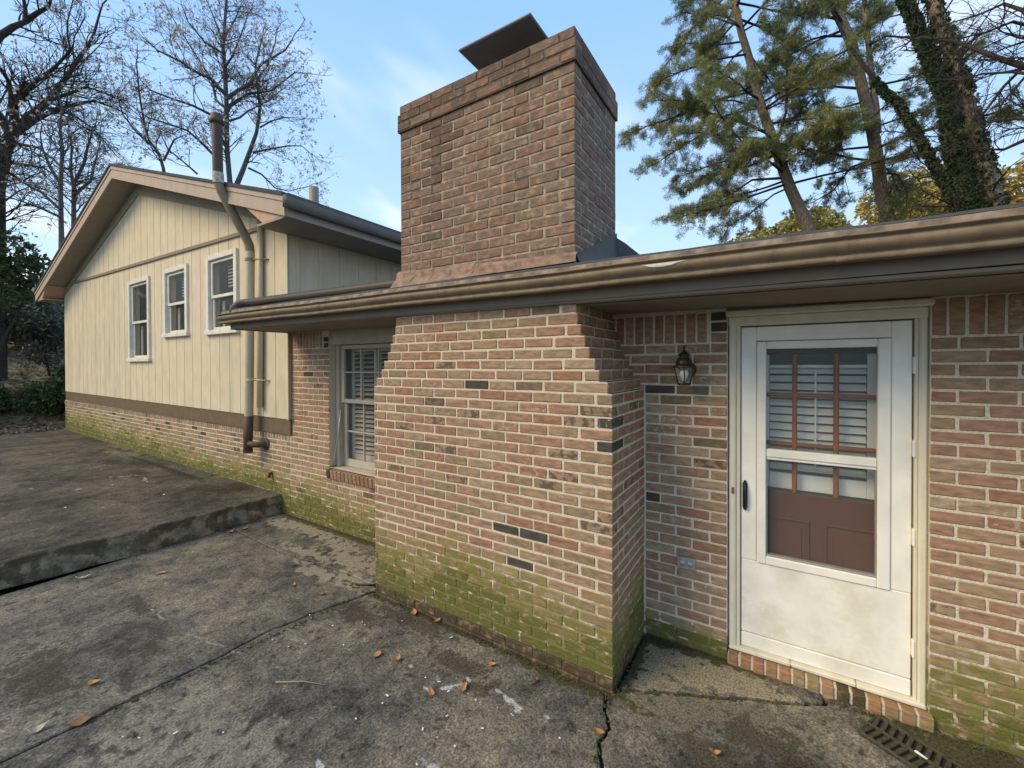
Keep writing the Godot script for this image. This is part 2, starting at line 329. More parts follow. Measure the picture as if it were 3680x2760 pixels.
# grey texture whose linear value runs from lo to hi with the noise
func grey(n: FastNoiseLite, w: int, h: int, lo: float, hi: float, gain := 1.0, size := 512) -> ImageTexture:
	var im := n.get_seamless_image(w, h)
	if w != size or h != size:
		im.resize(size, size, Image.INTERPOLATE_CUBIC)
	var lut := PackedByteArray()
	lut.resize(256)
	for i in 256:
		var t := clampf((i / 255.0 - 0.5) * gain + 0.5, 0, 1)
		lut[i] = srgb_byte(lerpf(lo, hi, t))
	var src := im.get_data()
	var dst := PackedByteArray()
	dst.resize(src.size())
	for i in src.size():
		dst[i] = lut[src[i]]
	return ImageTexture.create_from_image(Image.create_from_data(size, size, false, Image.FORMAT_L8, dst))


func height(n: FastNoiseLite, w: int, h: int, size := 512) -> ImageTexture:
	var im := n.get_seamless_image(w, h)
	im.resize(size, size, Image.INTERPOLATE_CUBIC)
	return ImageTexture.create_from_image(im)


# coloured growth or dirt whose alpha is cut by noise: share is how much of the surface it covers
func growth(n: FastNoiseLite, fine: FastNoiseLite, share: float, a: Color, b: Color, soft := 0.16, most := 0.9, tall := 512) -> ImageTexture:
	var im := n.get_seamless_image(512, tall)
	im.resize(512, 512, Image.INTERPOLATE_CUBIC)
	var f := fine.get_seamless_image(512, 512).get_data()
	var src := im.get_data()
	var sorted := []
	for i in range(0, src.size(), 97):
		sorted.append(src[i] * 0.75 + f[i] * 0.25)
	sorted.sort()
	var cut: float = sorted[int((1.0 - share) * (sorted.size() - 1))] / 255.0
	var dst := PackedByteArray()
	dst.resize(src.size() * 4)
	for i in src.size():
		var v := (src[i] * 0.75 + f[i] * 0.25) / 255.0
		var al := smoothstep(cut - soft, cut + soft, v) * most
		var c := a.lerp(b, f[i] / 255.0)
		dst[i * 4] = srgb_byte(c.r)
		dst[i * 4 + 1] = srgb_byte(c.g)
		dst[i * 4 + 2] = srgb_byte(c.b)
		dst[i * 4 + 3] = int(al * 255)
	return ImageTexture.create_from_image(Image.create_from_data(512, 512, false, Image.FORMAT_RGBA8, dst))


# col is a linear base colour; tex is a grey texture of linear mean `mean`
func mat(col: Color, rough := 0.9, tex: Texture2D = null, mean := 1.0, scale := 1.0, bump: Texture2D = null, depth := 0.1, layer: Texture2D = null) -> StandardMaterial3D:
	var m := StandardMaterial3D.new()
	var c := Color(col.r / mean, col.g / mean, col.b / mean)
	m.albedo_color = c.linear_to_srgb()
	m.roughness = rough
	m.metallic_specular = 0.35
	if tex:
		m.albedo_texture = tex
	if tex or bump or layer:
		m.uv1_triplanar = true
		m.uv1_world_triplanar = true
		m.uv1_scale = Vector3.ONE * scale
	if bump:
		m.heightmap_enabled = true
		m.heightmap_texture = bump
		m.heightmap_scale = depth
	if layer:
		m.detail_enabled = true
		m.detail_albedo = layer
		m.detail_blend_mode = BaseMaterial3D.BLEND_MODE_MIX
	return m


func glass(alpha := 0.08, shine := 0.3) -> StandardMaterial3D:
	var m := StandardMaterial3D.new()
	m.albedo_color = Color(0.75, 0.8, 0.78, alpha)
	m.transparency = BaseMaterial3D.TRANSPARENCY_ALPHA
	m.roughness = 0.04
	m.metallic_specular = shine
	return m


func leaf_mat(col: Color, back := 0.35) -> StandardMaterial3D:
	var m := mat(col, 0.6)
	m.backlight_enabled = true
	m.backlight = Color(col.r, col.g, col.b).linear_to_srgb() * back
	m.cull_mode = BaseMaterial3D.CULL_DISABLED
	return m


const BRICKS := {
	"tan": Color(0.315, 0.212, 0.132), "rose": Color(0.318, 0.190, 0.124), "beige": Color(0.350, 0.248, 0.160), "red": Color(0.295, 0.160, 0.100),
	"olive": Color(0.262, 0.185, 0.112), "drab": Color(0.175, 0.132, 0.085), "char": Color(0.075, 0.062, 0.050), "orange": Color(0.335, 0.178, 0.098),
}


func make_materials() -> void:
	var cell := FastNoiseLite.TYPE_CELLULAR
	T.streak = grey(noise(0.03, 4, FastNoiseLite.TYPE_SIMPLEX_SMOOTH, 11), 190, 512, 0.58, 1.0, 1.2)
	T.streak_h = height(noise(0.035, 4, FastNoiseLite.TYPE_SIMPLEX_SMOOTH, 12), 170, 512)
	T.grain = grey(noise(0.09, 4, FastNoiseLite.TYPE_SIMPLEX_SMOOTH, 21), 512, 512, 0.62, 1.0)
	T.grain_h = height(noise(0.12, 3, FastNoiseLite.TYPE_SIMPLEX_SMOOTH, 22), 512, 512)
	T.soft = grey(noise(0.012, 4, FastNoiseLite.TYPE_SIMPLEX_SMOOTH, 31), 512, 512, 0.8, 1.0)
	T.paint = grey(noise(0.02, 5, FastNoiseLite.TYPE_SIMPLEX_SMOOTH, 41), 512, 220, 0.84, 1.0)
	T.blotch = grey(noise(0.02, 5, FastNoiseLite.TYPE_SIMPLEX_SMOOTH, 51), 512, 512, 0.35, 1.0, 1.3)
	T.bark = grey(noise(0.05, 4, FastNoiseLite.TYPE_SIMPLEX_SMOOTH, 61), 512, 140, 0.25, 1.0, 1.4)
	T.bark_h = height(noise(0.05, 4, FastNoiseLite.TYPE_SIMPLEX_SMOOTH, 61), 512, 140)
	T.pit = height(noise(0.06, 3, cell, 71), 512, 512)
	var mn := noise(0.012, 4, FastNoiseLite.TYPE_SIMPLEX_SMOOTH, 81)
	var mf := noise(0.08, 3, FastNoiseLite.TYPE_SIMPLEX_SMOOTH, 82)
	T.moss1 = growth(mn, mf, 0.5, Color(0.19, 0.165, 0.05), Color(0.27, 0.235, 0.08), 0.14, 0.66)
	T.moss2 = growth(mn, mf, 0.8, Color(0.13, 0.128, 0.026), Color(0.215, 0.20, 0.055), 0.14, 0.85)
	T.moss3 = growth(mn, mf, 0.95, Color(0.07, 0.078, 0.015), Color(0.15, 0.15, 0.032), 0.15, 0.93)
	T.dirt = growth(mn, mf, 0.96, Color(0.032, 0.028, 0.014), Color(0.075, 0.06, 0.03), 0.25, 0.92)
	var sn := noise(0.016, 4, FastNoiseLite.TYPE_SIMPLEX_SMOOTH, 91)
	T.soot1 = growth(sn, mf, 0.8, Color(0.085, 0.07, 0.06), Color(0.14, 0.105, 0.085), 0.25, 0.6, 360)
	T.soot2 = growth(sn, mf, 0.97, Color(0.05, 0.04, 0.033), Color(0.10, 0.078, 0.062), 0.25, 0.75, 300)
	T.lime = growth(noise(0.02, 4, FastNoiseLite.TYPE_SIMPLEX_SMOOTH, 95), mf, 0.12, Color(0.46, 0.40, 0.31), Color(0.55, 0.48, 0.38), 0.07, 0.55)
	T.burnt = growth(noise(0.014, 3, FastNoiseLite.TYPE_SIMPLEX_SMOOTH, 94), mf, 0.42, Color(0.06, 0.05, 0.042), Color(0.11, 0.09, 0.07), 0.08, 0.8)
	T.algae = growth(noise(0.009, 5, FastNoiseLite.TYPE_SIMPLEX_SMOOTH, 97), mf, 0.22, Color(0.52, 0.48, 0.29), Color(0.60, 0.56, 0.37), 0.25, 0.45)
	T.grime = growth(noise(0.012, 5, FastNoiseLite.TYPE_SIMPLEX_SMOOTH, 96), mf, 0.55, Color(0.045, 0.034, 0.018), Color(0.09, 0.065, 0.035), 0.08, 0.85)
	T.rustle = growth(noise(0.02, 4, FastNoiseLite.TYPE_SIMPLEX_SMOOTH, 98), mf, 0.34, Color(0.10, 0.075, 0.05), Color(0.15, 0.115, 0.08), 0.14, 0.6)
	T.mildew = growth(noise(0.008, 5, FastNoiseLite.TYPE_SIMPLEX_SMOOTH, 99), mf, 0.3, Color(0.30, 0.28, 0.20), Color(0.40, 0.37, 0.27), 0.3, 0.35, 200)
	var layers := {"": null, "lime": T.lime, "burnt": T.burnt, "moss1": T.moss1, "moss2": T.moss2, "moss3": T.moss3, "dirt": T.dirt, "soot1": T.soot1, "soot2": T.soot2}
	for l in layers:
		for b in BRICKS:
			M["brick_" + b + l] = mat(BRICKS[b], 0.93, T.streak, 0.79, 1.9, T.streak_h, 0.28, layers[l])
		M["mortar" + l] = mat(Color(0.60, 0.52, 0.405), 0.97, T.grain, 0.8, 1.3, T.grain_h, 0.25, layers[l] if l else null)
	M.mortardirt = mat(Color(0.16, 0.13, 0.08), 0.97, T.grain, 0.8, 1.3, T.grain_h, 0.25, T.dirt)
	M.mortarsoot1 = mat(Color(0.46, 0.385, 0.295), 0.97, T.grain, 0.8, 1.3, T.grain_h, 0.25, T.soot1)
	M.mortarsoot2 = mat(Color(0.25, 0.20, 0.15), 0.97, T.grain, 0.8, 1.3, T.grain_h, 0.25, T.soot2)
	M.siding = mat(Color(0.64, 0.54, 0.385), 0.75, T.paint, 0.92, 0.5, T.bark_h, 0.04)
	M.siding_low = mat(Color(0.64, 0.54, 0.385), 0.75, T.paint, 0.92, 0.5, T.bark_h, 0.04, T.mildew)
	M.trim = mat(Color(0.155, 0.108, 0.066), 0.7, T.paint, 0.92, 0.8, T.grain_h, 0.05, T.rustle)
	M.strip = mat(Color(0.25, 0.205, 0.145), 0.75, T.paint, 0.92, 0.8)
	M.fascia = mat(Color(0.44, 0.345, 0.265), 0.7, T.paint, 0.92, 0.6)
	M.return_board = mat(Color(0.50, 0.32, 0.22), 0.7, T.paint, 0.92, 0.6)
	M.soffit = mat(Color(0.33, 0.295, 0.255), 0.85, T.paint, 0.92, 0.6)
	M.frieze_shade = mat(Color(0.36, 0.31, 0.235), 0.85, T.paint, 0.92, 0.6)  # darkened colour that paints the shade below the rake soffit
	M.eave = mat(Color(0.24, 0.20, 0.158), 0.8, T.paint, 0.92, 0.6)
	M.shingle = mat(Color(0.075, 0.078, 0.08), 0.95, T.grain, 0.8, 2.2, T.grain_h, 0.4)
	M.gutter = mat(Color(0.22, 0.165, 0.105), 0.6, T.soft, 0.9, 0.7, T.soft, 0.06, T.rustle)
	M.drip = mat(Color(0.27, 0.20, 0.145), 0.6, T.blotch, 0.68, 0.9, T.grain_h, 0.05)
	M.house_gutter = mat(Color(0.16, 0.15, 0.13), 0.6, T.soft, 0.9, 0.7)
	M.flashing = mat(Color(0.26, 0.165, 0.112), 0.65, T.blotch, 0.68, 1.1, T.grain_h, 0.1)
	M.lead = mat(Color(0.10, 0.09, 0.08), 0.5, T.soft, 0.9, 1.0, T.soft, 0.1)
	M.cap = mat(Color(0.20, 0.205, 0.215), 0.55, T.soft, 0.9, 1.0)
	M.bare = mat(Color(0.50, 0.48, 0.42), 0.6, T.grain, 0.8, 1.0)
	M.white = mat(Color(0.84, 0.805, 0.715), 0.35, T.soft, 0.9, 0.6)
	M.white_low = mat(Color(0.84, 0.805, 0.715), 0.35, T.soft, 0.9, 0.6, null, 0.1, T.algae)
	M.casing = mat(Color(0.66, 0.60, 0.46), 0.55, T.blotch, 0.68 / 0.85, 0.9, T.grain_h, 0.08)
	M.casing_tex = mat(Color(0.68, 0.625, 0.50), 0.6, T.paint, 0.92, 0.9, T.grain_h, 0.08)
	M.win_white = mat(Color(0.72, 0.67, 0.57), 0.45, T.soft, 0.9, 0.8)
	M.win_grey = mat(Color(0.44, 0.395, 0.32), 0.6, T.soft, 0.9, 0.8)
	M.brown_door = mat(Color(0.105, 0.036, 0.02), 0.45, T.paint, 0.92, 1.0)
	M.muntin = mat(Color(0.24, 0.085, 0.042), 0.45, T.paint, 0.92, 1.0)
	M.blind = mat(Color(0.72, 0.71, 0.65), 0.6)
	M.plaster = mat(Color(0.50, 0.46, 0.38), 0.95)
	M.curtain = mat(Color(0.30, 0.30, 0.26), 0.95)
	M.black = mat(Color(0.015, 0.015, 0.016), 0.35)
	M.brass = mat(Color(0.30, 0.23, 0.12), 0.4)
	M.brass.metallic = 0.7
	M.bronze = mat(Color(0.075, 0.055, 0.035), 0.35)
	M.bronze.metallic = 0.6
	M.steel = mat(Color(0.42, 0.42, 0.41), 0.45, T.soft, 0.9, 3.0)
	M.steel.metallic = 0.5
	M.bulb = mat(Color(0.85, 0.84, 0.8), 0.25)
	M.glass = glass(0.08, 0.2)
	M.lamp_glass = glass(0.12, 0.5)
	M.pipe_cream = mat(Color(0.52, 0.45, 0.31), 0.5, T.paint, 0.92, 1.0)
	M.pipe_drab = mat(Color(0.27, 0.225, 0.155), 0.5, T.soft, 0.9, 1.5)
	M.pipe_brown = mat(Color(0.10, 0.065, 0.048), 0.6, T.soft, 0.9, 1.5)
	M.tape = mat(Color(0.45, 0.41, 0.34), 0.8, T.blotch, 0.68, 2.0)
	M.corrugated = mat(Color(0.105, 0.082, 0.058), 0.55, T.soft, 0.9, 1.0)
	M.iron = mat(Color(0.062, 0.058, 0.038), 0.85, T.blotch, 0.68, 3.0, T.grain_h, 0.15)
	M.riser = mat(Color(0.26, 0.205, 0.13), 0.95, T.blotch, 0.68, 0.7, T.pit, 0.8, T.grime)
	M.rust = mat(Color(0.10, 0.045, 0.025), 0.9)
	M.soil = mat(Color(0.03, 0.026, 0.018), 1.0, T.grain, 0.8, 2.0)
	M.ground = mat(Color(0.10, 0.085, 0.045), 1.0, T.blotch, 0.68, 0.3, T.grain_h, 2.0)
	M.hill = mat(Color(0.17, 0.155, 0.08), 1.0, T.blotch, 0.68, 0.25, T.grain_h, 3.0)
	M.bark_grey = mat(Color(0.115, 0.095, 0.08), 0.95, T.bark, 0.62, 1.2, T.bark_h, 1.5)
	M.bark_dark = mat(Color(0.05, 0.042, 0.036), 0.95, T.bark, 0.62, 1.2, T.bark_h, 1.5)
	M.bark_pine = mat(Color(0.215, 0.165, 0.12), 0.95, T.bark, 0.62, 0.6, T.bark_h, 3.0)
	M.needle = leaf_mat(Color(0.135, 0.165, 0.068), 0.7)
	M.needle_sunlit = leaf_mat(Color(0.31, 0.28, 0.09), 0.7)  # lit copy of the needles, warm sunlight put into the colour
	M.sunlit_leaf = leaf_mat(Color(0.40, 0.30, 0.075), 0.7)  # far foliage, its gold paints in low sunlight
	M.ivy = leaf_mat(Color(0.05, 0.085, 0.032), 0.4)
	M.holly = leaf_mat(Color(0.07, 0.095, 0.035), 0.5)
	M.sage = leaf_mat(Color(0.09, 0.095, 0.07), 0.4)
	M.pale_leaf = leaf_mat(Color(0.50, 0.44, 0.37), 0.6)
	M.leaf_tan = leaf_mat(Color(0.42, 0.22, 0.085), 0.4)
	M.leaf_brown = leaf_mat(Color(0.24, 0.12, 0.05), 0.3)
	M.leaf_pale = leaf_mat(Color(0.52, 0.47, 0.36), 0.4)
	M.litter = leaf_mat(Color(0.20, 0.14, 0.09), 0.3)
	M.moss_leaf = leaf_mat(Color(0.075, 0.085, 0.025), 0.3)
	M.grit = mat(Color(0.075, 0.06, 0.042), 1.0)
	M.chip = mat(Color(0.78, 0.77, 0.74), 0.7)
	M.twig = mat(Color(0.30, 0.25, 0.17), 0.9)


# ---------------------------------------------------------------- brickwork
func brick_mesh(size: Vector3) -> Mesh:
	var s := Vector3(snappedf(size.x, 0.004), snappedf(size.y, 0.002), snappedf(size.z, 0.004))
	var key := "%s %d" % [s, rng.randi() % 7]
	if not brick_cache.has(key):
		var st := begin()
		soft_box(st, -s * 0.5, s * 0.5, 0.0045, 0.0013)
		st.generate_normals()
		brick_cache[key] = st.commit()
	return brick_cache[key]


func pick(weights: Dictionary) -> String:
	var total := 0.0
	for w in weights.values():
		total += w
	var t := rng.randf() * total
	for k in weights:
		t -= weights[k]
		if t <= 0.0:
			return k
	return weights.keys()[0]


const MIX_FRONT := {"tan": 32, "rose": 40, "beige": 6, "red": 10, "olive": 9, "drab": 3.5, "char": 1.2, "orange": 1}
const MIX_WALL := {"tan": 32, "rose": 34, "beige": 18, "red": 8, "olive": 6, "drab": 2.5, "char": 2.2, "orange": 1}
const MIX_BASE := {"tan": 30, "rose": 16, "beige": 20, "red": 4, "olive": 20, "drab": 7, "char": 3}

# each entry: [centre, size, material key]
func add_brick(list: Array, centre: Vector3, size: Vector3, kind: String, layer := "") -> void:
	var c := centre + Vector3(rng.randf_range(-1, 1), rng.randf_range(-1, 1), rng.randf_range(-0.6, 1.2)) * 0.0014
	if layer == "":
		layer = pick({"": 86, "lime": 8, "burnt": 6})
	list.append([c, size + Vector3(0, rng.randf_range(-0.0025, 0.0015), 0), kind + layer])


# one row on a face that looks along +z; from_right tells the end where the bond starts
func row_z(list: Array, x0: float, x1: float, y: float, z: float, half: bool, from_right: bool, mix: Dictionary, layer: Callable, depth := 0.098) -> void:
	var at := x1 if from_right else x0
	var step := -1.0 if from_right else 1.0
	var first := true
	while (at - x0 > 0.03) if from_right else (x1 - at > 0.03):
		var w := (PITCH * 0.5 if half else PITCH) if first else PITCH
		first = false
		w += rng.randf_range(-0.003, 0.003)
		var rest := (at - x0) if from_right else (x1 - at)
		if rest < w + 0.035:
			w = rest
		var c := Vector3(at + step * w * 0.5, y + COURSE * 0.5, z - depth * 0.5)
		add_brick(list, c, Vector3(w - JOINT, COURSE - JOINT, depth), pick(mix), layer.call(c))
		at += step * w


func build_bricks(list: Array, parent: Node, most: int, rest_name: String) -> void:
	list.sort_custom(func(a, b): return a[0].distance_squared_to(EYE) < b[0].distance_squared_to(EYE))
	var rest := {}
	for i in list.size():
		var b: Array = list[i]
		var me := brick_mesh(b[1])
		var m: Material = M["brick_" + b[2]]
		var xf := Transform3D(Basis.from_euler(Vector3(0, rng.randf_range(-0.004, 0.004), rng.randf_range(-0.006, 0.006))), b[0])
		if i < most:
			var o := MeshInstance3D.new()
			o.mesh = me
			o.material_override = m
			o.name = "brick"
			o.transform = xf
			parent.add_child(o, true)
		else:
			if not rest.has(m):
				rest[m] = begin()
			rest[m].append_from(me, 0, xf)
	if rest.is_empty():
		return
	var am := ArrayMesh.new()
	for m in rest:
		rest[m].commit(am)
		am.surface_set_material(am.get_surface_count() - 1, m)
	var o := MeshInstance3D.new()
	o.mesh = am
	o.name = rest_name
	parent.add_child(o, true)
	bulk(o)


var patchy := noise(0.9, 3, FastNoiseLite.TYPE_SIMPLEX_SMOOTH, 7)

func moss_of(c: Vector3, top: float, floor_y := 0.0) -> String:
	var v := (c.y - floor_y) / top + patchy.get_noise_3dv(c * 0.9) * 0.4 + rng.randf_range(-0.07, 0.07)
	if v < 0.62:
		return "moss3"
	if v < 0.92:
		return "moss2"
	if v < 1.2:
		return "moss1"
	return ""


func front_layer(c: Vector3) -> String:
	if c.y < 0.05 and c.z > 0.3:
		return "dirt"
	return moss_of(c, 0.44 - 0.05 * c.x)


func wall_layer(c: Vector3) -> String:
	if c.x > 1.3:
		return moss_of(c, 0.62, -0.22)
	if c.x > -1.0:
		return moss_of(c, 0.12)
	return moss_of(c, 0.42)


func base_layer(c: Vector3) -> String:
	return moss_of(c, 0.43 + 0.02 * (-4.4 - c.x), 0.10)


# mortar behind bricks on a face along +z, in strips so that growth can change from strip to strip
func mortar_z(parts: Dictionary, x0: float, x1: float, y0: float, y1: float, z: float, layer: Callable, step := 0.105) -> void:
	var n := maxi(1, int(ceil((x1 - x0) / step)))
	var rows := maxi(1, int(ceil((y1 - y0) / COURSE)))
	for r in rows:
		for i in n:
			var a := Vector3(lerpf(x0, x1, float(i) / n), lerpf(y0, y1, float(r) / rows), z)
			var b := Vector3(lerpf(x0, x1, float(i + 1) / n), lerpf(y0, y1, float(r + 1) / rows), z)
			var l: String = layer.call((a + b) * 0.5)
			if not parts.has(l):
				parts[l] = begin()
			quad(parts[l], a, Vector3(b.x, a.y, z), b, Vector3(a.x, b.y, z), Vector3.BACK)


func mortar_x(parts: Dictionary, z0: float, z1: float, y0: float, y1: float, x: float, layer: Callable, out := Vector3.RIGHT) -> void:
	var n := maxi(1, int(ceil((z1 - z0) / 0.105)))
	var rows := maxi(1, int(ceil((y1 - y0) / COURSE)))
	for r in rows:
		for i in n:
			var a := Vector3(x, lerpf(y0, y1, float(r) / rows), lerpf(z0, z1, float(i) / n))
			var b := Vector3(x, lerpf(y0, y1, float(r + 1) / rows), lerpf(z0, z1, float(i + 1) / n))
			var l: String = layer.call((a + b) * 0.5)
			if not parts.has(l):
				parts[l] = begin()
			quad(parts[l], a, Vector3(x, a.y, b.z), b, Vector3(x, b.y, a.z), out)


# the mortar of a wall as one mesh; the bricks become its children
func wall_mesh(called: String, parts: Dictionary, parent: Node) -> MeshInstance3D:
	var am := ArrayMesh.new()
	for l in parts:
		parts[l].generate_normals()
		parts[l].commit(am)
		am.surface_set_material(am.get_surface_count() - 1, M["mortar" + l])
	var o := MeshInstance3D.new()
	o.mesh = am
	o.name = called
	parent.add_child(o, true)
	return o


# ---------------------------------------------------------------- chimney
const STEPS := [0.027, 0.077, 0.103, 0.139, 0.167, 0.189, 0.214, 0.222]
const STACK_LEFT := -2.03
const STACK_Z := 0.64
const SHAFT_LEFT := -1.705
const SHAFT_RIGHT := -0.228
const SHAFT_BACK := -0.085


func soot_layer(c: Vector3) -> String:
	var s := patchy.get_noise_3d(c.x * 2.6, c.y * 0.5, c.z * 1.5 + 9.0) + rng.randf_range(-0.12, 0.12)
	if absf(c.x + 1.27) < 0.13 and c.z > 0.4 and c.y < 3.62:
		s += 0.5
	if c.y > 3.6:
		s += 0.3
	return "soot2" if s > 0.36 else "soot1"


func build_chimney() -> void:
	var c := thing("chimney", "broad stepped brick chimney rising through the low roof beside the white door", "chimney")
	var bricks := []
	var soot := []
	var mix_soot := {"tan": 14, "rose": 46, "red": 34, "olive": 6}
	var k := 25
	var parts := {}
	var parts_top := {}
	while k >= -30:
		var y := STACK_JOINT - COURSE * (k + 1)
		var xr := 0.0
		var xl := STACK_LEFT
		var zb := -0.02
		var upper := k <= -10
		if upper:
			xr = SHAFT_RIGHT
			xl = SHAFT_LEFT
			zb = SHAFT_BACK
		elif k < -1:
			xr = -STEPS[-2 - k]
			xl = STACK_LEFT + STEPS[-2 - k] * 1.19
		var list := soot if upper else bricks
		var mix: Dictionary = mix_soot if upper else MIX_FRONT
		var lay: Callable = soot_layer if upper else front_layer
		var odd := posmod(k, 2) == 1
		var yc := y + COURSE * 0.5
		# the corner brick shows on both faces
		var cw := PITCH * 0.5 if odd else PITCH
		var cd := PITCH if odd else PITCH * 0.5
		var cc := Vector3(xr - (cw - JOINT) * 0.5, yc, STACK_Z - (cd - JOINT) * 0.5)
		add_brick(list, cc, Vector3(cw - JOINT, COURSE - JOINT, cd - JOINT), pick({"tan": 20, "rose": 22, "orange": 8 if odd and not upper else 1, "olive": 12, "char": 4 if odd and not upper else 0, "beige": 4}), lay.call(cc))
		row_z(list, xl, xr - cw, y, STACK_Z, false, true, mix, lay)
		# right face
		var z := STACK_Z - cd
		while z - zb > 0.03:
			var w := minf(PITCH, z - zb)
			if z - zb - w < 0.035:
				w = z - zb
			var sc := Vector3(xr - 0.049, yc, z - w * 0.5)
			add_brick(list, sc, Vector3(0.098, COURSE - JOINT, w - JOINT), pick(mix), lay.call(sc))
			z -= w
		# left face
		z = STACK_Z - 0.11
		while z - zb > 0.03:
			var w := minf(PITCH, z - zb)
			if z - zb - w < 0.035:
				w = z - zb
			var sc := Vector3(xl + 0.049, yc, z - w * 0.5)
			add_brick(list, sc, Vector3(0.098, COURSE - JOINT, w - JOINT), pick(mix), lay.call(sc))
			z -= w
		# mortar and treads
		var pp := parts_top if upper else parts
		mortar_z(pp, xl + 0.004, xr - 0.005, y, y + COURSE, STACK_Z - 0.005, lay)
		mortar_x(pp, zb, STACK_Z - 0.005, y, y + COURSE, xr - 0.004, lay)
		mortar_x(pp, zb, STACK_Z - 0.005, y, y + COURSE, xl + 0.004, lay, Vector3.LEFT)
		if k <= -1 and k >= -10:
			var key: String = ""
			if not parts.has(key):
				parts[key] = begin()
			quad(parts[key], Vector3(xl + 0.004, y - 0.002, zb), Vector3(xr - 0.004, y - 0.002, zb), Vector3(xr - 0.004, y - 0.002, STACK_Z - 0.006), Vector3(xl + 0.004, y - 0.002, STACK_Z - 0.006), Vector3.UP)
		k -= 1
	var low := wall_mesh("breast", parts, c)
	build_bricks(bricks, low, 300, "smaller_bricks")
	var high := wall_mesh("stack", parts_top, c)
	# crown: three proud courses
	var top := STACK_JOINT + COURSE * 30
	for r in 3:
		var proud: float = [0.015, 0.016, 0.004][r]
		var y := top + COURSE * r
		var x0 := SHAFT_LEFT - proud
		var x1 := SHAFT_RIGHT + proud
		row_z(soot, x0, x1, y, STACK_Z + proud, r % 2 == 0, true, mix_soot, soot_layer)
		var z := STACK_Z + proud - 0.102
		while z - SHAFT_BACK + proud > 0.03:
			var w := minf(PITCH, z - SHAFT_BACK + proud)
			for s in [[x1 - 0.049], [x0 + 0.049]]:
				var sc := Vector3(s[0], y + COURSE * 0.5, z - w * 0.5)
				add_brick(soot, sc, Vector3(0.098, COURSE - JOINT, w - JOINT), pick(mix_soot), soot_layer(sc))
			z -= w
	var cm := begin()
	box(cm, Vector3(SHAFT_LEFT - 0.011, top, SHAFT_BACK - 0.011), Vector3(SHAFT_RIGHT + 0.011, top + COURSE * 2 - 0.004, STACK_Z + 0.011))
	box(cm, Vector3(SHAFT_LEFT + 0.002, top + COURSE * 2 - 0.004, SHAFT_BACK + 0.002), Vector3(SHAFT_RIGHT - 0.002, top + COURSE * 3 + 0.002, STACK_Z - 0.002))
	put("crown", cm, M.mortarsoot2, c)
	build_bricks(soot, high, 150, "smaller_bricks")
	# flat rain cap on four legs over the flue
	var cap := begin()
	soft_box(cap, Vector3(-1.135, 4.085, -0.30), Vector3(-0.542, 4.105, 0.62), 0.006)
	var co := put("flue_cap", cap, M.cap, c)
	var lg := begin()
	box(lg, Vector3(-1.12, top + COURSE * 3, -0.06), Vector3(-0.556, 4.085, 0.12))
	put("flue_box", lg, M.cap, co)
	# painted flashing along the front and a dark lead apron and saddle at the side
	var f := begin()
	for i in 8:
		var xa := lerpf(SHAFT_LEFT - 0.02, SHAFT_RIGHT + 0.015, i / 8.0)
		var xb := lerpf(SHAFT_LEFT - 0.02, SHAFT_RIGHT + 0.015, (i + 1) / 8.0)
		var ya := 2.600 - 0.046 * (xa - SHAFT_LEFT) + rng.randf_range(-0.006, 0.006)
		var yb := 2.600 - 0.046 * (xb - SHAFT_LEFT) + rng.randf_range(-0.006, 0.006)
		quad(f, Vector3(xa, ya, STACK_Z + 0.004), Vector3(xb, yb, STACK_Z + 0.004), Vector3(xb, yb - 0.022, STACK_Z + 0.022), Vector3(xa, ya - 0.022, STACK_Z + 0.022), Vector3(0, 0.4, 1))
		quad(f, Vector3(xa, ya - 0.022, STACK_Z + 0.022), Vector3(xb, yb - 0.022, STACK_Z + 0.022), Vector3(xb, yb - 0.06, STACK_Z + 0.026), Vector3(xa, ya - 0.06, STACK_Z + 0.026), Vector3(0, 0.4, 1))
		quad(f, Vector3(xa, ya - 0.06, STACK_Z + 0.026), Vector3(xb, yb - 0.06, STACK_Z + 0.026), Vector3(xb, 2.458, STACK_Z + 0.09), Vector3(xa, 2.458, STACK_Z + 0.09), Vector3(0, 0.6, 1))
	put("front_flashing", f, M.flashing, c)
	var s := begin(true)
	for i in 8:
		var ta := i / 8.0
		var tb := (i + 1) / 8.0
		for j in 4:
			var za := lerpf(STACK_Z - 0.01, SHAFT_BACK, j / 4.0)
			var zb := lerpf(STACK_Z - 0.01, SHAFT_BACK, (j + 1) / 4.0)
			var rise_a := lerpf(0.06, 0.24, j / 4.0)
			var rise_b := lerpf(0.06, 0.24, (j + 1) / 4.0)
			var w_a := lerpf(0.03, 0.05, j / 4.0)
			var w_b := lerpf(0.03, 0.05, (j + 1) / 4.0)
			quad(s, side_saddle(ta, za, rise_a, w_a), side_saddle(tb, za, rise_a, w_a), side_saddle(tb, zb, rise_b, w_b), side_saddle(ta, zb, rise_b, w_b), Vector3(1, 1, 0))
	put("side_flashing", s, M.lead, c)
	var sd := begin(true)
	for i in 10:
		for j in 3:
			var za := SHAFT_BACK - 0.3 * j / 3.0 + 0.02
			var zb := SHAFT_BACK - 0.3 * (j + 1) / 3.0 + 0.02
			quad(sd, saddle(i / 10.0, za), saddle((i + 1) / 10.0, za), saddle((i + 1) / 10.0, zb), saddle(i / 10.0, zb), Vector3(0.5, 1, 0))
	for i in 10:
		quad(sd, saddle(i / 10.0, SHAFT_BACK + 0.02), saddle((i + 1) / 10.0, SHAFT_BACK + 0.02), Vector3(saddle((i + 1) / 10.0, 0).x, 2.5, SHAFT_BACK + 0.02), Vector3(saddle(i / 10.0, 0).x, 2.5, SHAFT_BACK + 0.02), Vector3.BACK)
	put("saddle", sd, M.lead, c)


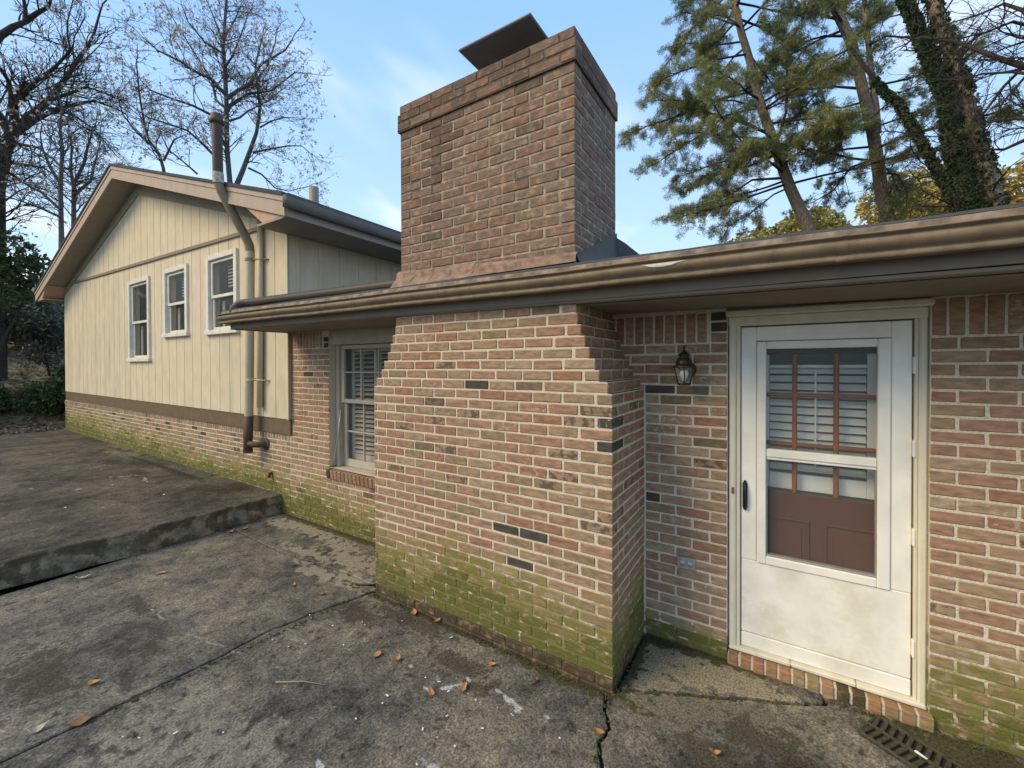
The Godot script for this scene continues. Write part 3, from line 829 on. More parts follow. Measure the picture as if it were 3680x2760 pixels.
func side_saddle(t: float, z: float, rise: float, w: float) -> Vector3:
	var roof := roof_y(0.0, z)
	return Vector3(SHAFT_RIGHT + 0.008 + w * t * t, lerpf(roof + rise, roof, t), z)


func saddle(t: float, z: float) -> Vector3:
	return Vector3(SHAFT_RIGHT - 0.3 + 0.62 * t, lerpf(2.82, 2.57, smoothstep(0.4, 1.0, t)), z)


# ---------------------------------------------------------------- low brick house
const FALL := -0.0075

func roof_y(x: float, z: float) -> float:
	return 2.443 + FALL * x + 0.19 * (0.745 - z)


func gutter_y(y: float) -> float:
	return y if y < 2.322 else 2.322 + (y - 2.322) * 0.6


func soffit_y(x: float) -> float:
	return 2.228 - 0.012 * x


func build_brick_house() -> void:
	var h := thing("brick_house", "low brick house wing with brown gutter, white storm door and shuttered window", "house")
	var bricks := []
	var parts := {}
	var top_joint := WALL_JOINT + COURSE
	# wall between chimney and door, and right of the door
	for k in range(-1, 30):
		var y := WALL_JOINT - COURSE * (k + 1)
		var odd := posmod(k, 2) == 1
		row_z(bricks, 0.008 if y < 1.6 else -0.27, 0.5265, y, 0.0, odd, true, MIX_WALL, wall_layer)
		row_z(bricks, 1.458, 3.4, y, 0.0, odd, false, MIX_WALL, wall_layer)
	for sp in [[-0.27, 0.5265 - PITCH * 0.5], [1.458, 3.4]]:
		var x: float = sp[0]
		while x < sp[1] - 0.03:
			var c := Vector3(x + COURSE * 0.5, top_joint + 0.1, -0.049)
			add_brick(bricks, c, Vector3(COURSE - JOINT, 0.19, 0.098), pick(MIX_WALL), "")
			x += COURSE
	for i in 3:
		add_brick(bricks, Vector3(0.5265 - PITCH * 0.25, top_joint + COURSE * (i + 0.5), -0.049), Vector3(PITCH * 0.5 - JOINT, COURSE - JOINT, 0.098), ["olive", "char", "char"][i])
	mortar_z(parts, -0.3, 0.524, -0.05, 2.26, -0.005, wall_layer)
	mortar_z(parts, 1.461, 3.4, -0.05, 2.26, -0.005, wall_layer)
	mortar_x(parts, -0.12, -0.006, -0.05, 2.26, 1.461, wall_layer, Vector3.LEFT)
	mortar_x(parts, -0.12, -0.006, -0.05, 2.26, 0.524, wall_layer)
	# wall round the window: left of it, and below its sill
	for k in range(-2, 30):
		var y := WALL_JOINT - COURSE * (k + 1)
		var odd := posmod(k, 2) == 1
		if y > 0.60:
			row_z(bricks, -4.392, -3.598, y, 0.0, not odd, true, MIX_WALL, wall_layer)
			row_z(bricks, -2.48, -1.9, y, 0.0, odd, false, MIX_WALL, wall_layer)
		else:
			row_z(bricks, -4.392, -1.95, y, 0.0, odd, false, MIX_WALL, wall_layer)
	var x := -4.392
	while x < -3.73:
		add_brick(bricks, Vector3(x + COURSE * 0.5, 2.073 + 0.1, -0.049), Vector3(COURSE - JOINT, 0.19, 0.098), pick(MIX_WALL), "")
		x += COURSE
	for i in 2:
		add_brick(bricks, Vector3(-3.598 - PITCH * 0.25, 2.073 + COURSE * (i + 0.5), -0.049), Vector3(PITCH * 0.5 - JOINT, COURSE - JOINT, 0.098), "char")
	mortar_z(parts, -4.392, -3.602, 0.6, 2.3, -0.005, wall_layer)
	mortar_z(parts, -2.476, -1.9, 0.6, 2.3, -0.005, wall_layer)
	mortar_z(parts, -4.392, -1.9, -0.05, 0.6, -0.005, wall_layer)
	mortar_x(parts, -0.14, -0.006, 0.6, 2.3, -3.602, wall_layer)
	var wall := wall_mesh("wall", parts, h)
	build_bricks(bricks, wall, 300, "smaller_bricks")
	# inside faces behind the openings, so that no daylight enters from behind
	var back := begin()
	box(back, Vector3(-4.3, 0.0, -4.9), Vector3(3.4, 2.35, -4.86))
	box(back, Vector3(-4.3, 2.33, -4.9), Vector3(3.4, 2.36, -0.006))
	box(back, Vector3(-4.3, 0.04, -4.9), Vector3(3.4, 0.067, -0.131))
	box(back, Vector3(-4.3, 0.0, -4.9), Vector3(-4.26, 2.35, -0.006))
	box(back, Vector3(3.36, 0.0, -4.9), Vector3(3.4, 2.35, -0.006))
	box(back, Vector3(0.515, 2.206, -0.13), Vector3(1.474, 2.34, -0.03))
	put("room", back, M.plaster, h)
	build_door(h)
	build_window(h)
	build_eave(h)


func build_door(h: Node) -> void:
	# casing with a crown over it
	var cs := begin()
	soft_box(cs, Vector3(0.529, 0.085, -0.13), Vector3(0.572, 2.13, -0.022), 0.008)
	soft_box(cs, Vector3(0.572, 0.085, -0.13), Vector3(0.594, 2.11, -0.034), 0.004)
	soft_box(cs, Vector3(1.424, 0.085, -0.13), Vector3(1.459, 2.13, -0.022), 0.008)
	soft_box(cs, Vector3(1.409, 0.085, -0.13), Vector3(1.424, 2.11, -0.034), 0.004)
	put("casing", cs, M.casing_tex, h)
	var hd := begin()
	soft_box(hd, Vector3(0.527, 2.108, -0.13), Vector3(1.461, 2.165, -0.020), 0.005)
	soft_box(hd, Vector3(0.515, 2.166, -0.13), Vector3(1.474, 2.205, 0.022), 0.008)
	put("door_head", hd, M.casing_tex, h)
	# storm door
	var d := begin()
	soft_box(d, Vector3(0.598, 0.645, -0.09), Vector3(0.682, 2.100, -0.050), 0.004)
	soft_box(d, Vector3(1.318, 0.645, -0.09), Vector3(1.402, 2.100, -0.050), 0.004)
	soft_box(d, Vector3(0.6825, 2.012, -0.09), Vector3(1.3175, 2.100, -0.0505), 0.004)
	var door := put("storm_door", d, M.white, h)
	var lo := begin()
	soft_box(lo, Vector3(0.598, 0.186, -0.09), Vector3(1.402, 0.643, -0.051), 0.004)
	put("kick_panel", lo, M.white_low, door)
	lo = begin()
	soft_box(lo, Vector3(0.598, 0.094, -0.092), Vector3(1.402, 0.182, -0.047), 0.005)
	put("bottom_rail", lo, M.white_low, door)
	var fr := begin()
	soft_box(fr, Vector3(0.684, 0.640, -0.088), Vector3(0.734, 2.008, -0.040), 0.005)
	soft_box(fr, Vector3(1.260, 0.640, -0.088), Vector3(1.316, 2.008, -0.040), 0.005)
	soft_box(fr, Vector3(0.7345, 1.962, -0.088), Vector3(1.2595, 2.008, -0.0405), 0.005)
	soft_box(fr, Vector3(0.7345, 0.640, -0.088), Vector3(1.2595, 0.690, -0.0405), 0.005)
	put("glazing_frame", fr, M.white, door)
	fr = begin()
	soft_box(fr, Vector3(0.735, 1.300, -0.086), Vector3(1.259, 1.350, -0.046), 0.005)
	soft_box(fr, Vector3(0.735, 1.284, -0.080), Vector3(1.259, 1.2995, -0.054), 0.003)
	put("meeting_rail", fr, M.white, door)
	var track := begin()
	soft_box(track, Vector3(0.735, 0.690, -0.084), Vector3(1.259, 0.702, -0.05), 0.002)
	soft_box(track, Vector3(0.735, 0.703, -0.084), Vector3(0.741, 1.284, -0.05), 0.002)
	soft_box(track, Vector3(1.253, 0.703, -0.084), Vector3(1.259, 1.284, -0.05), 0.002)
	put("track", track, M.steel, door)
	for pane in [[1.350, 1.962, -0.064], [0.702, 1.284, -0.074]]:
		var p := begin()
		quad(p, Vector3(0.735, pane[0], pane[2]), Vector3(1.259, pane[0], pane[2]), Vector3(1.259, pane[1], pane[2]), Vector3(0.735, pane[1], pane[2]), Vector3.BACK)
		put("pane", p, M.glass, door)
	var hn := begin(true)
	tube(hn, [Vector3(0.620, 0.962, -0.046), Vector3(0.620, 0.975, -0.028), Vector3(0.620, 1.02, -0.018), Vector3(0.620, 1.075, -0.018), Vector3(0.620, 1.115, -0.028), Vector3(0.620, 1.138, -0.046)], 0.011, 0.008, 8, true)
	var handle := put("handle", hn, M.black, door)
	var bp := begin()
	soft_box(bp, Vector3(0.606, 0.968, -0.052), Vector3(0.634, 1.128, -0.042), 0.004)
	soft_box(bp, Vector3(0.612, 1.06, -0.04), Vector3(0.628, 1.085, -0.012), 0.004)
	handle.name = "handle"
	put("latch_plate", bp, M.black, door)
	for y in [0.36, 0.95, 1.42, 1.86]:
		var g := begin()
		soft_box(g, Vector3(1.4025, y - 0.045, -0.06), Vector3(1.413, y + 0.045, -0.028), 0.003)
		put("hinge", g, M.white, door)
	var sk := begin()
	soft_box(sk, Vector3(0.546, 1.055, -0.026), Vector3(0.560, 1.095, -0.014), 0.002)
	put("strike", sk, M.brass, h)
	# worn wooden threshold over a rowlock sill of bricks
	var th := begin()
	soft_box(th, Vector3(0.530, 0.068, -0.13), Vector3(0.86, 0.0925, -0.012), 0.006, 0.002)
	soft_box(th, Vector3(0.862, 0.068, -0.13), Vector3(1.17, 0.0915, -0.016), 0.006, 0.002)
	soft_box(th, Vector3(1.171, 0.068, -0.13), Vector3(1.458, 0.0925, -0.010), 0.006, 0.002)
	put("threshold", th, M.casing_tex, h)
	var sb := begin()
	box(sb, Vector3(0.530, -0.05, -0.1), Vector3(1.458, 0.058, 0.030))
	var sill := put("door_sill", sb, M.mortar, h)
	var sx := 0.533
	while sx < 1.43:
		var o := MeshInstance3D.new()
		o.mesh = brick_mesh(Vector3(0.0565, 0.105, 0.19))
		o.material_override = M["brick_" + pick({"red": 20, "orange": 14, "rose": 20, "tan": 10}) + pick({"": 6, "moss1": 5, "dirt": 2} if sx > 0.85 else {"": 8, "dirt": 2, "moss1": 2})]
		o.name = "brick"
		o.position = Vector3(sx + 0.028, 0.0125 + rng.randf_range(-0.002, 0.002), -0.055 + rng.randf_range(-0.003, 0.003))
		sill.add_child(o, true)
		sx += 0.0682
	# panelled brown door behind the storm door
	var bd := begin()
	soft_box(bd, Vector3(0.60, 0.095, -0.17), Vector3(1.41, 1.075, -0.135), 0.004)
	soft_box(bd, Vector3(0.60, 1.0755, -0.17), Vector3(0.705, 2.1, -0.135), 0.004)
	soft_box(bd, Vector3(1.288, 1.0755, -0.17), Vector3(1.41, 2.1, -0.135), 0.004)
	soft_box(bd, Vector3(0.7055, 1.935, -0.17), Vector3(1.2875, 2.1, -0.135), 0.004)
	var inner := put("brown_door", bd, M.brown_door, h)
	for px in [[0.70, 0.96], [1.03, 1.30]]:
		var pn := begin()
		for e in [[px[0], px[1], 0.905, 0.92], [px[0], px[1], 0.25, 0.265], [px[0], px[0] + 0.015, 0.265, 0.905], [px[1] - 0.015, px[1], 0.265, 0.905]]:
			soft_box(pn, Vector3(e[0], e[2], -0.136), Vector3(e[1], e[3], -0.126), 0.004)
		soft_box(pn, Vector3(px[0] + 0.04, 0.30, -0.136), Vector3(px[1] - 0.04, 0.87, -0.129), 0.006)
		put("panel", pn, M.brown_door, inner)
	for bx in [0.883, 1.087]:
		var b := begin()
		soft_box(b, Vector3(bx - 0.0135, 1.076, -0.158), Vector3(bx + 0.0135, 1.934, -0.126), 0.008)
		put("muntin", b, M.muntin, inner)
	for by in [1.376, 1.68]:
		var b := begin()
		soft_box(b, Vector3(0.706, by - 0.0125, -0.156), Vector3(1.287, by + 0.0125, -0.128), 0.008)
		put("muntin", b, M.muntin, inner)
	var gp := begin()
	quad(gp, Vector3(0.706, 1.076, -0.148), Vector3(1.287, 1.076, -0.148), Vector3(1.287, 1.934, -0.148), Vector3(0.706, 1.934, -0.148), Vector3.BACK)
	put("pane", gp, M.glass, inner)
	# white slatted blind hung inside the glass
	var fr2 := begin()
	soft_box(fr2, Vector3(0.706, 1.085, -0.20), Vector3(0.748, 1.93, -0.185), 0.003)
	soft_box(fr2, Vector3(1.236, 1.085, -0.20), Vector3(1.285, 1.93, -0.185), 0.003)
	soft_box(fr2, Vector3(0.7485, 1.085, -0.20), Vector3(1.2355, 1.185, -0.186), 0.003)
	soft_box(fr2, Vector3(0.7485, 1.845, -0.20), Vector3(1.2355, 1.865, -0.186), 0.003)
	var bl := put("shutter", fr2, M.blind, h)
	var sy := 1.225
	while sy < 1.835:
		var s := begin()
		var a := 0.85
		var dz := Vector3(0, -sin(a) * 0.022, cos(a) * 0.022)
		quad(s, Vector3(0.75, sy, -0.212) - dz, Vector3(1.234, sy, -0.212) - dz, Vector3(1.234, sy, -0.212) + dz, Vector3(0.75, sy, -0.212) + dz, Vector3.UP)
		quad(s, Vector3(0.75, sy - 0.004, -0.212) - dz, Vector3(1.234, sy - 0.004, -0.212) - dz, Vector3(1.234, sy - 0.004, -0.212) + dz, Vector3(0.75, sy - 0.004, -0.212) + dz, Vector3.DOWN)
		quad(s, Vector3(0.75, sy, -0.212) + dz, Vector3(1.234, sy, -0.212) + dz, Vector3(1.234, sy - 0.004, -0.212) + dz, Vector3(0.75, sy - 0.004, -0.212) + dz, Vector3.BACK)
		put("slat", s, M.blind, bl)
		sy += 0.0505
	var rod := begin()
	soft_box(rod, Vector3(0.985, 1.22, -0.19), Vector3(0.995, 1.83, -0.182), 0.002)
	put("tilt_rod", rod, M.blind, bl)


func build_window(h: Node) -> void:
	var x0 := -3.596
	var x1 := -2.482
	var f := begin()
	soft_box(f, Vector3(x0, 0.70, -0.17), Vector3(x0 + 0.055, 2.11, -0.085), 0.006)
	soft_box(f, Vector3(x1 - 0.055, 0.70, -0.17), Vector3(x1, 2.11, -0.085), 0.006)
	soft_box(f, Vector3(x0 - 0.02, 2.1105, -0.17), Vector3(x1 + 0.02, 2.30, -0.03), 0.008)
	soft_box(f, Vector3(x0, 0.672, -0.17), Vector3(x1, 0.70, -0.04), 0.006)
	var w := put("window", f, M.win_grey, h)
	for s in [[1.44, 2.105, -0.145, -0.115], [0.702, 1.475, -0.175, -0.147]]:
		var sa := begin()
		var a := x0 + 0.057
		var b := x1 - 0.057
		soft_box(sa, Vector3(a, s[0], s[2]), Vector3(a + 0.06, s[1], s[3]), 0.004)
		soft_box(sa, Vector3(b - 0.06, s[0], s[2]), Vector3(b, s[1], s[3]), 0.004)
		soft_box(sa, Vector3(a + 0.0605, s[0], s[2]), Vector3(b - 0.0605, s[0] + (0.045 if s[0] > 1 else 0.085), s[3]), 0.004)
		soft_box(sa, Vector3(a + 0.0605, s[1] - 0.045, s[2]), Vector3(b - 0.0605, s[1], s[3]), 0.004)
		put("sash", sa, M.win_grey, w)
		var p := begin()
		var zz: float = (s[2] + s[3]) * 0.5
		quad(p, Vector3(a + 0.06, s[0] + 0.04, zz), Vector3(b - 0.06, s[0] + 0.04, zz), Vector3(b - 0.06, s[1] - 0.04, zz), Vector3(a + 0.06, s[1] - 0.04, zz), Vector3.BACK)
		put("pane", p, M.glass, w)
		for i in 2:
			var mb := begin()
			var mx := lerpf(a + 0.06, b - 0.06, (i + 1) / 3.0)
			soft_box(mb, Vector3(mx - 0.009, s[0] + 0.046, s[2] + 0.004), Vector3(mx + 0.009, s[1] - 0.046, s[3] - 0.002), 0.003)
			put("muntin", mb, M.win_grey, w)
		var mh := begin()
		var my: float = (s[0] + s[1]) * 0.5 + 0.02
		soft_box(mh, Vector3(a + 0.061, my - 0.009, s[2] + 0.005), Vector3(b - 0.061, my + 0.009, s[3] - 0.003), 0.003)
		put("muntin", mh, M.win_grey, w)
	# louvred shutters inside
	for side in [[x0 + 0.10, -3.05], [-3.03, x1 - 0.10]]:
		var fr := begin()
		soft_box(fr, Vector3(side[0], 0.72, -0.25), Vector3(side[0] + 0.05, 2.1, -0.225), 0.003)
		soft_box(fr, Vector3(side[1] - 0.05, 0.72, -0.25), Vector3(side[1], 2.1, -0.225), 0.003)
		soft_box(fr, Vector3(side[0] + 0.0505, 0.72, -0.25), Vector3(side[1] - 0.0505, 0.84, -0.226), 0.003)
		soft_box(fr, Vector3(side[0] + 0.0505, 1.42, -0.25), Vector3(side[1] - 0.0505, 1.49, -0.226), 0.003)
		soft_box(fr, Vector3(side[0] + 0.0505, 2.03, -0.25), Vector3(side[1] - 0.0505, 2.1, -0.226), 0.003)
		soft_box(fr, Vector3((side[0] + side[1]) * 0.5 - 0.006, 0.85, -0.222), Vector3((side[0] + side[1]) * 0.5 + 0.006, 2.02, -0.212), 0.002)
		var sh := put("shutter", fr, M.win_grey, w)
		var y := 0.87
		while y < 2.02:
			if y < 1.41 or y > 1.5:
				var s := begin()
				var dz := Vector3(0, -0.010, 0.024)
				var a := Vector3(side[0] + 0.052, y, -0.24)
				var b := Vector3(side[1] - 0.052, y, -0.24)
				var t := Vector3(0, -0.006, 0)
				quad(s, a - dz, b - dz, b + dz, a + dz, Vector3.UP)
				quad(s, a - dz + t, b - dz + t, b + dz + t, a + dz + t, Vector3.DOWN)
				quad(s, a + dz, b + dz, b + dz + t, a + dz + t, Vector3.BACK)
				put("louver", s, M.win_grey, sh)
			y += 0.052
	# sloping rowlock sill of bricks
	var sb := begin()
	box(sb, Vector3(x0 + 0.01, 0.60, -0.15), Vector3(x1 - 0.01, 0.676, 0.016))
	var sill := put("window_sill", sb, M.mortar, w)
	var sx := x0 - 0.02
	while sx < x1 + 0.01:
		var o := MeshInstance3D.new()
		o.mesh = brick_mesh(Vector3(0.0545, 0.10, 0.19))
		o.material_override = M["brick_" + pick({"red": 20, "rose": 20, "tan": 10, "char": 5})]
		o.name = "brick"
		o.position = Vector3(sx + 0.028, 0.640, -0.065)
		o.rotation.x = 0.10
		sill.add_child(o, true)
		sx += 0.0665
	var rail := begin(true)
	tube(rail, [Vector3(x0 + 0.02, 0.702, 0.0), Vector3(-3.0, 0.700, -0.005), Vector3(x1, 0.699, -0.01)], 0.005, 0.005, 6, true)
	put("screen_rail", rail, M.steel, w)


func build_eave(h: Node) -> void:
	var x0 := -4.36
	var x1 := 5.2
	# roof: a shingled sheet with a drip edge
	var r := begin()
	for k in 24:
		var xa := lerpf(x0, x1, k / 24.0)
		var xb := lerpf(x0, x1, (k + 1) / 24.0)
		var ja := 0.004 * sin(xa * 9.0)
		var jb := 0.004 * sin(xb * 9.0)
		var z1 := 0.745
		var z0 := -5.0
		quad(r, Vector3(xa, roof_y(xa, z1) + ja, z1), Vector3(xb, roof_y(xb, z1) + jb, z1), Vector3(xb, roof_y(xb, z0), z0), Vector3(xa, roof_y(xa, z0), z0), Vector3.UP)
		quad(r, Vector3(xa, roof_y(xa, z1) + ja, z1), Vector3(xb, roof_y(xb, z1) + jb, z1), Vector3(xb, roof_y(xb, z1) - 0.014, z1 + 0.006), Vector3(xa, roof_y(xa, z1) - 0.014, z1 + 0.006), Vector3.BACK)
		quad(r, Vector3(xa, roof_y(xa, z0) - 0.1, z0), Vector3(xb, roof_y(xb, z0) - 0.1, z0), Vector3(xb, roof_y(xb, z1) - 0.014, z1 + 0.006), Vector3(xa, roof_y(xa, z1) - 0.014, z1 + 0.006), Vector3.DOWN)
	box(r, Vector3(x0, 0.5, -5.02), Vector3(x1, 3.55, -4.98))
	put("roof", r, M.shingle, h)
	var dr := begin()
	sweep_x(dr, [Vector2(0.70, 2.429), Vector2(0.750, 2.429), Vector2(0.756, 2.426), Vector2(0.7565, 2.392), Vector2(0.762, 2.384)], x0 - 0.02, x1, FALL, 40, 0.0012)
	put("drip_edge", dr, M.drip, h)
	var fa := begin()
	sweep_x(fa, [Vector2(0.672, 2.425), Vector2(0.672, 2.245), Vector2(0.648, 2.245), Vector2(0.648, 2.425)], x0, x1, FALL)
	put("fascia_board", fa, M.eave, h)
	var so := begin()
	for sp in [[x0, SHAFT_LEFT - 0.11], [SHAFT_RIGHT + 0.01, x1], [SHAFT_LEFT - 0.11, SHAFT_RIGHT + 0.01]]:
		var zf := 0.648
		var zb := -0.01 if sp[0] != SHAFT_LEFT - 0.11 else 0.642
		quad(so, Vector3(sp[0], soffit_y(sp[0]), zb), Vector3(sp[1], soffit_y(sp[1]), zb), Vector3(sp[1], soffit_y(sp[1]), zf), Vector3(sp[0], soffit_y(sp[0]), zf), Vector3.DOWN)
		quad(so, Vector3(sp[0], soffit_y(sp[0]) + 0.012, zb), Vector3(sp[1], soffit_y(sp[1]) + 0.012, zb), Vector3(sp[1], soffit_y(sp[1]) + 0.012, zf), Vector3(sp[0], soffit_y(sp[0]) + 0.012, zf), Vector3.UP)
	box(so, Vector3(x0 - 0.002, 2.27, 0.04), Vector3(x0 + 0.014, 2.455, 0.67))
	put("soffit", so, M.eave, h)
	var mo := begin()
	sweep_x(mo, [Vector2(0.648, 2.226), Vector2(0.660, 2.232), Vector2(0.664, 2.246)], x0, x1, -0.012)
	sweep_x(mo, [Vector2(0.58, 2.224), Vector2(0.594, 2.218), Vector2(0.608, 2.224)], SHAFT_RIGHT + 0.02, x1, -0.012)
	put("moulding", mo, M.eave, h)
	# gutter with a rolled lip, an ogee face and a stepped bottom
	var outline := [Vector2(0.676, 2.436), Vector2(0.677, 2.302), Vector2(0.762, 2.296), Vector2(0.770, 2.300), Vector2(0.770, 2.316), Vector2(0.762, 2.322)]
	outline.append_array([Vector2(0.772, 2.332), Vector2(0.784, 2.348), Vector2(0.792, 2.366), Vector2(0.795, 2.384), Vector2(0.792, 2.400), Vector2(0.784, 2.412), Vector2(0.780, 2.420), Vector2(0.790, 2.428), Vector2(0.800, 2.434), Vector2(0.800, 2.443), Vector2(0.786, 2.444)])
	for i in outline.size():
		outline[i].y = gutter_y(outline[i].y)
	var gu := begin(true)
	var ext := []
	for p in outline:
		ext.append(p)
	sweep_x(gu, ext, x0 - 0.03, x1, FALL, 60, 0.0016)
	var inner := []
	for i in range(outline.size() - 1, -1, -1):
		var p: Vector2 = outline[i]
		inner.append(Vector2(lerpf(p.x, 0.735, 0.03), lerpf(p.y, 2.35, 0.03)))
	sweep_x(gu, inner, x0 - 0.03, x1, FALL, 30, 0.0016)
	var g := put("gutter", gu, M.gutter, h)
	var cap := begin()
	var pts := []
	for p in outline:
		pts.append(p)
	for i in range(1, pts.size() - 1):
		tri(cap, Vector3(x0 - 0.03, pts[0].y + FALL * x0, pts[0].x), Vector3(x0 - 0.03, pts[i].y + FALL * x0, pts[i].x), Vector3(x0 - 0.03, pts[i + 1].y + FALL * x0, pts[i + 1].x), Vector3.LEFT)
	put("end_cap", cap, M.gutter, g)
	for gx in [-2.55, 1.02, 3.3]:
		var sl := begin(true)
		var band := []
		for p in outline:
			band.append(Vector2(0.735 + (p.x - 0.735) * 1.03, 2.36 + (p.y - 2.36) * 1.03))
		sweep_x(sl, band, gx - 0.02, gx + 0.02, FALL)
		put("joint_sleeve", sl, M.gutter, g)
	# bare patch where the brown paint has peeled off the upper face
	var pt := begin(true)
	var face := [Vector2(0.7935, 2.372), Vector2(0.7968, 2.384), Vector2(0.794, 2.3965), Vector2(0.7893, 2.4050), Vector2(0.7862, 2.4085)]
	for i in face.size():
		face[i].y = gutter_y(face[i].y)
	for k in 14:
		var ta := k / 14.0
		var tb := (k + 1) / 14.0
		for i in 4:
			var q := []
			for e in [[ta, i], [tb, i], [tb, i + 1], [ta, i + 1]]:
				var depth := sin(PI * pow(e[0], 0.8))
				var f: float = clampf((4 - e[1]) / 4.0 * depth + 0.03 * sin(e[0] * 31.0), 0.0, 1.0) * 4.0
				var lo := face[clampi(4 - int(ceil(f)), 0, 4)] as Vector2
				var hi := face[clampi(4 - int(floor(f)), 0, 4)] as Vector2
				var at := hi.lerp(lo, f - floorf(f))
				var xx := lerpf(0.20, 0.44, e[0])
				q.append(Vector3(xx, at.y + FALL * xx + 0.001, at.x + 0.0035))
			quad(pt, q[0], q[1], q[2], q[3], Vector3.BACK)
	put("peeled_patch", pt, M.bare, g)


# ---------------------------------------------------------------- gabled house
const GX0 := -14.3
const GX1 := -4.362
const RIDGE := -9.25

func gable_top(x: float) -> float:
	return 5.45 - (0.31 if x > RIDGE else 0.30) * absf(x - RIDGE)


func siding_bottom(x: float) -> float:
	return 1.203 + 0.0055 * (GX1 - x)


func strip_y(x: float) -> float:
	return 3.665 + 0.021 * (-4.8 - x)


# cut a rectangle by windows: list of [x0, x1, y0, y1]
func pieces(x0: float, x1: float, y0: float, y1: float, holes: Array) -> Array:
	var out := [[x0, x1, y0, y1]]
	for h in holes:
		var next := []
		for r in out:
			if h[1] <= r[0] or h[0] >= r[1] or h[3] <= r[2] or h[2] >= r[3]:
				next.append(r)
				continue
			var a: float = maxf(r[0], h[0])
			var b: float = minf(r[1], h[1])
			if a > r[0]:
				next.append([r[0], a, r[2], r[3]])
			if b < r[1]:
				next.append([b, r[1], r[2], r[3]])
			if h[2] > r[2]:
				next.append([a, b, r[2], h[2]])
			if h[3] < r[3]:
				next.append([a, b, h[3], r[3]])
		out = next
	return out


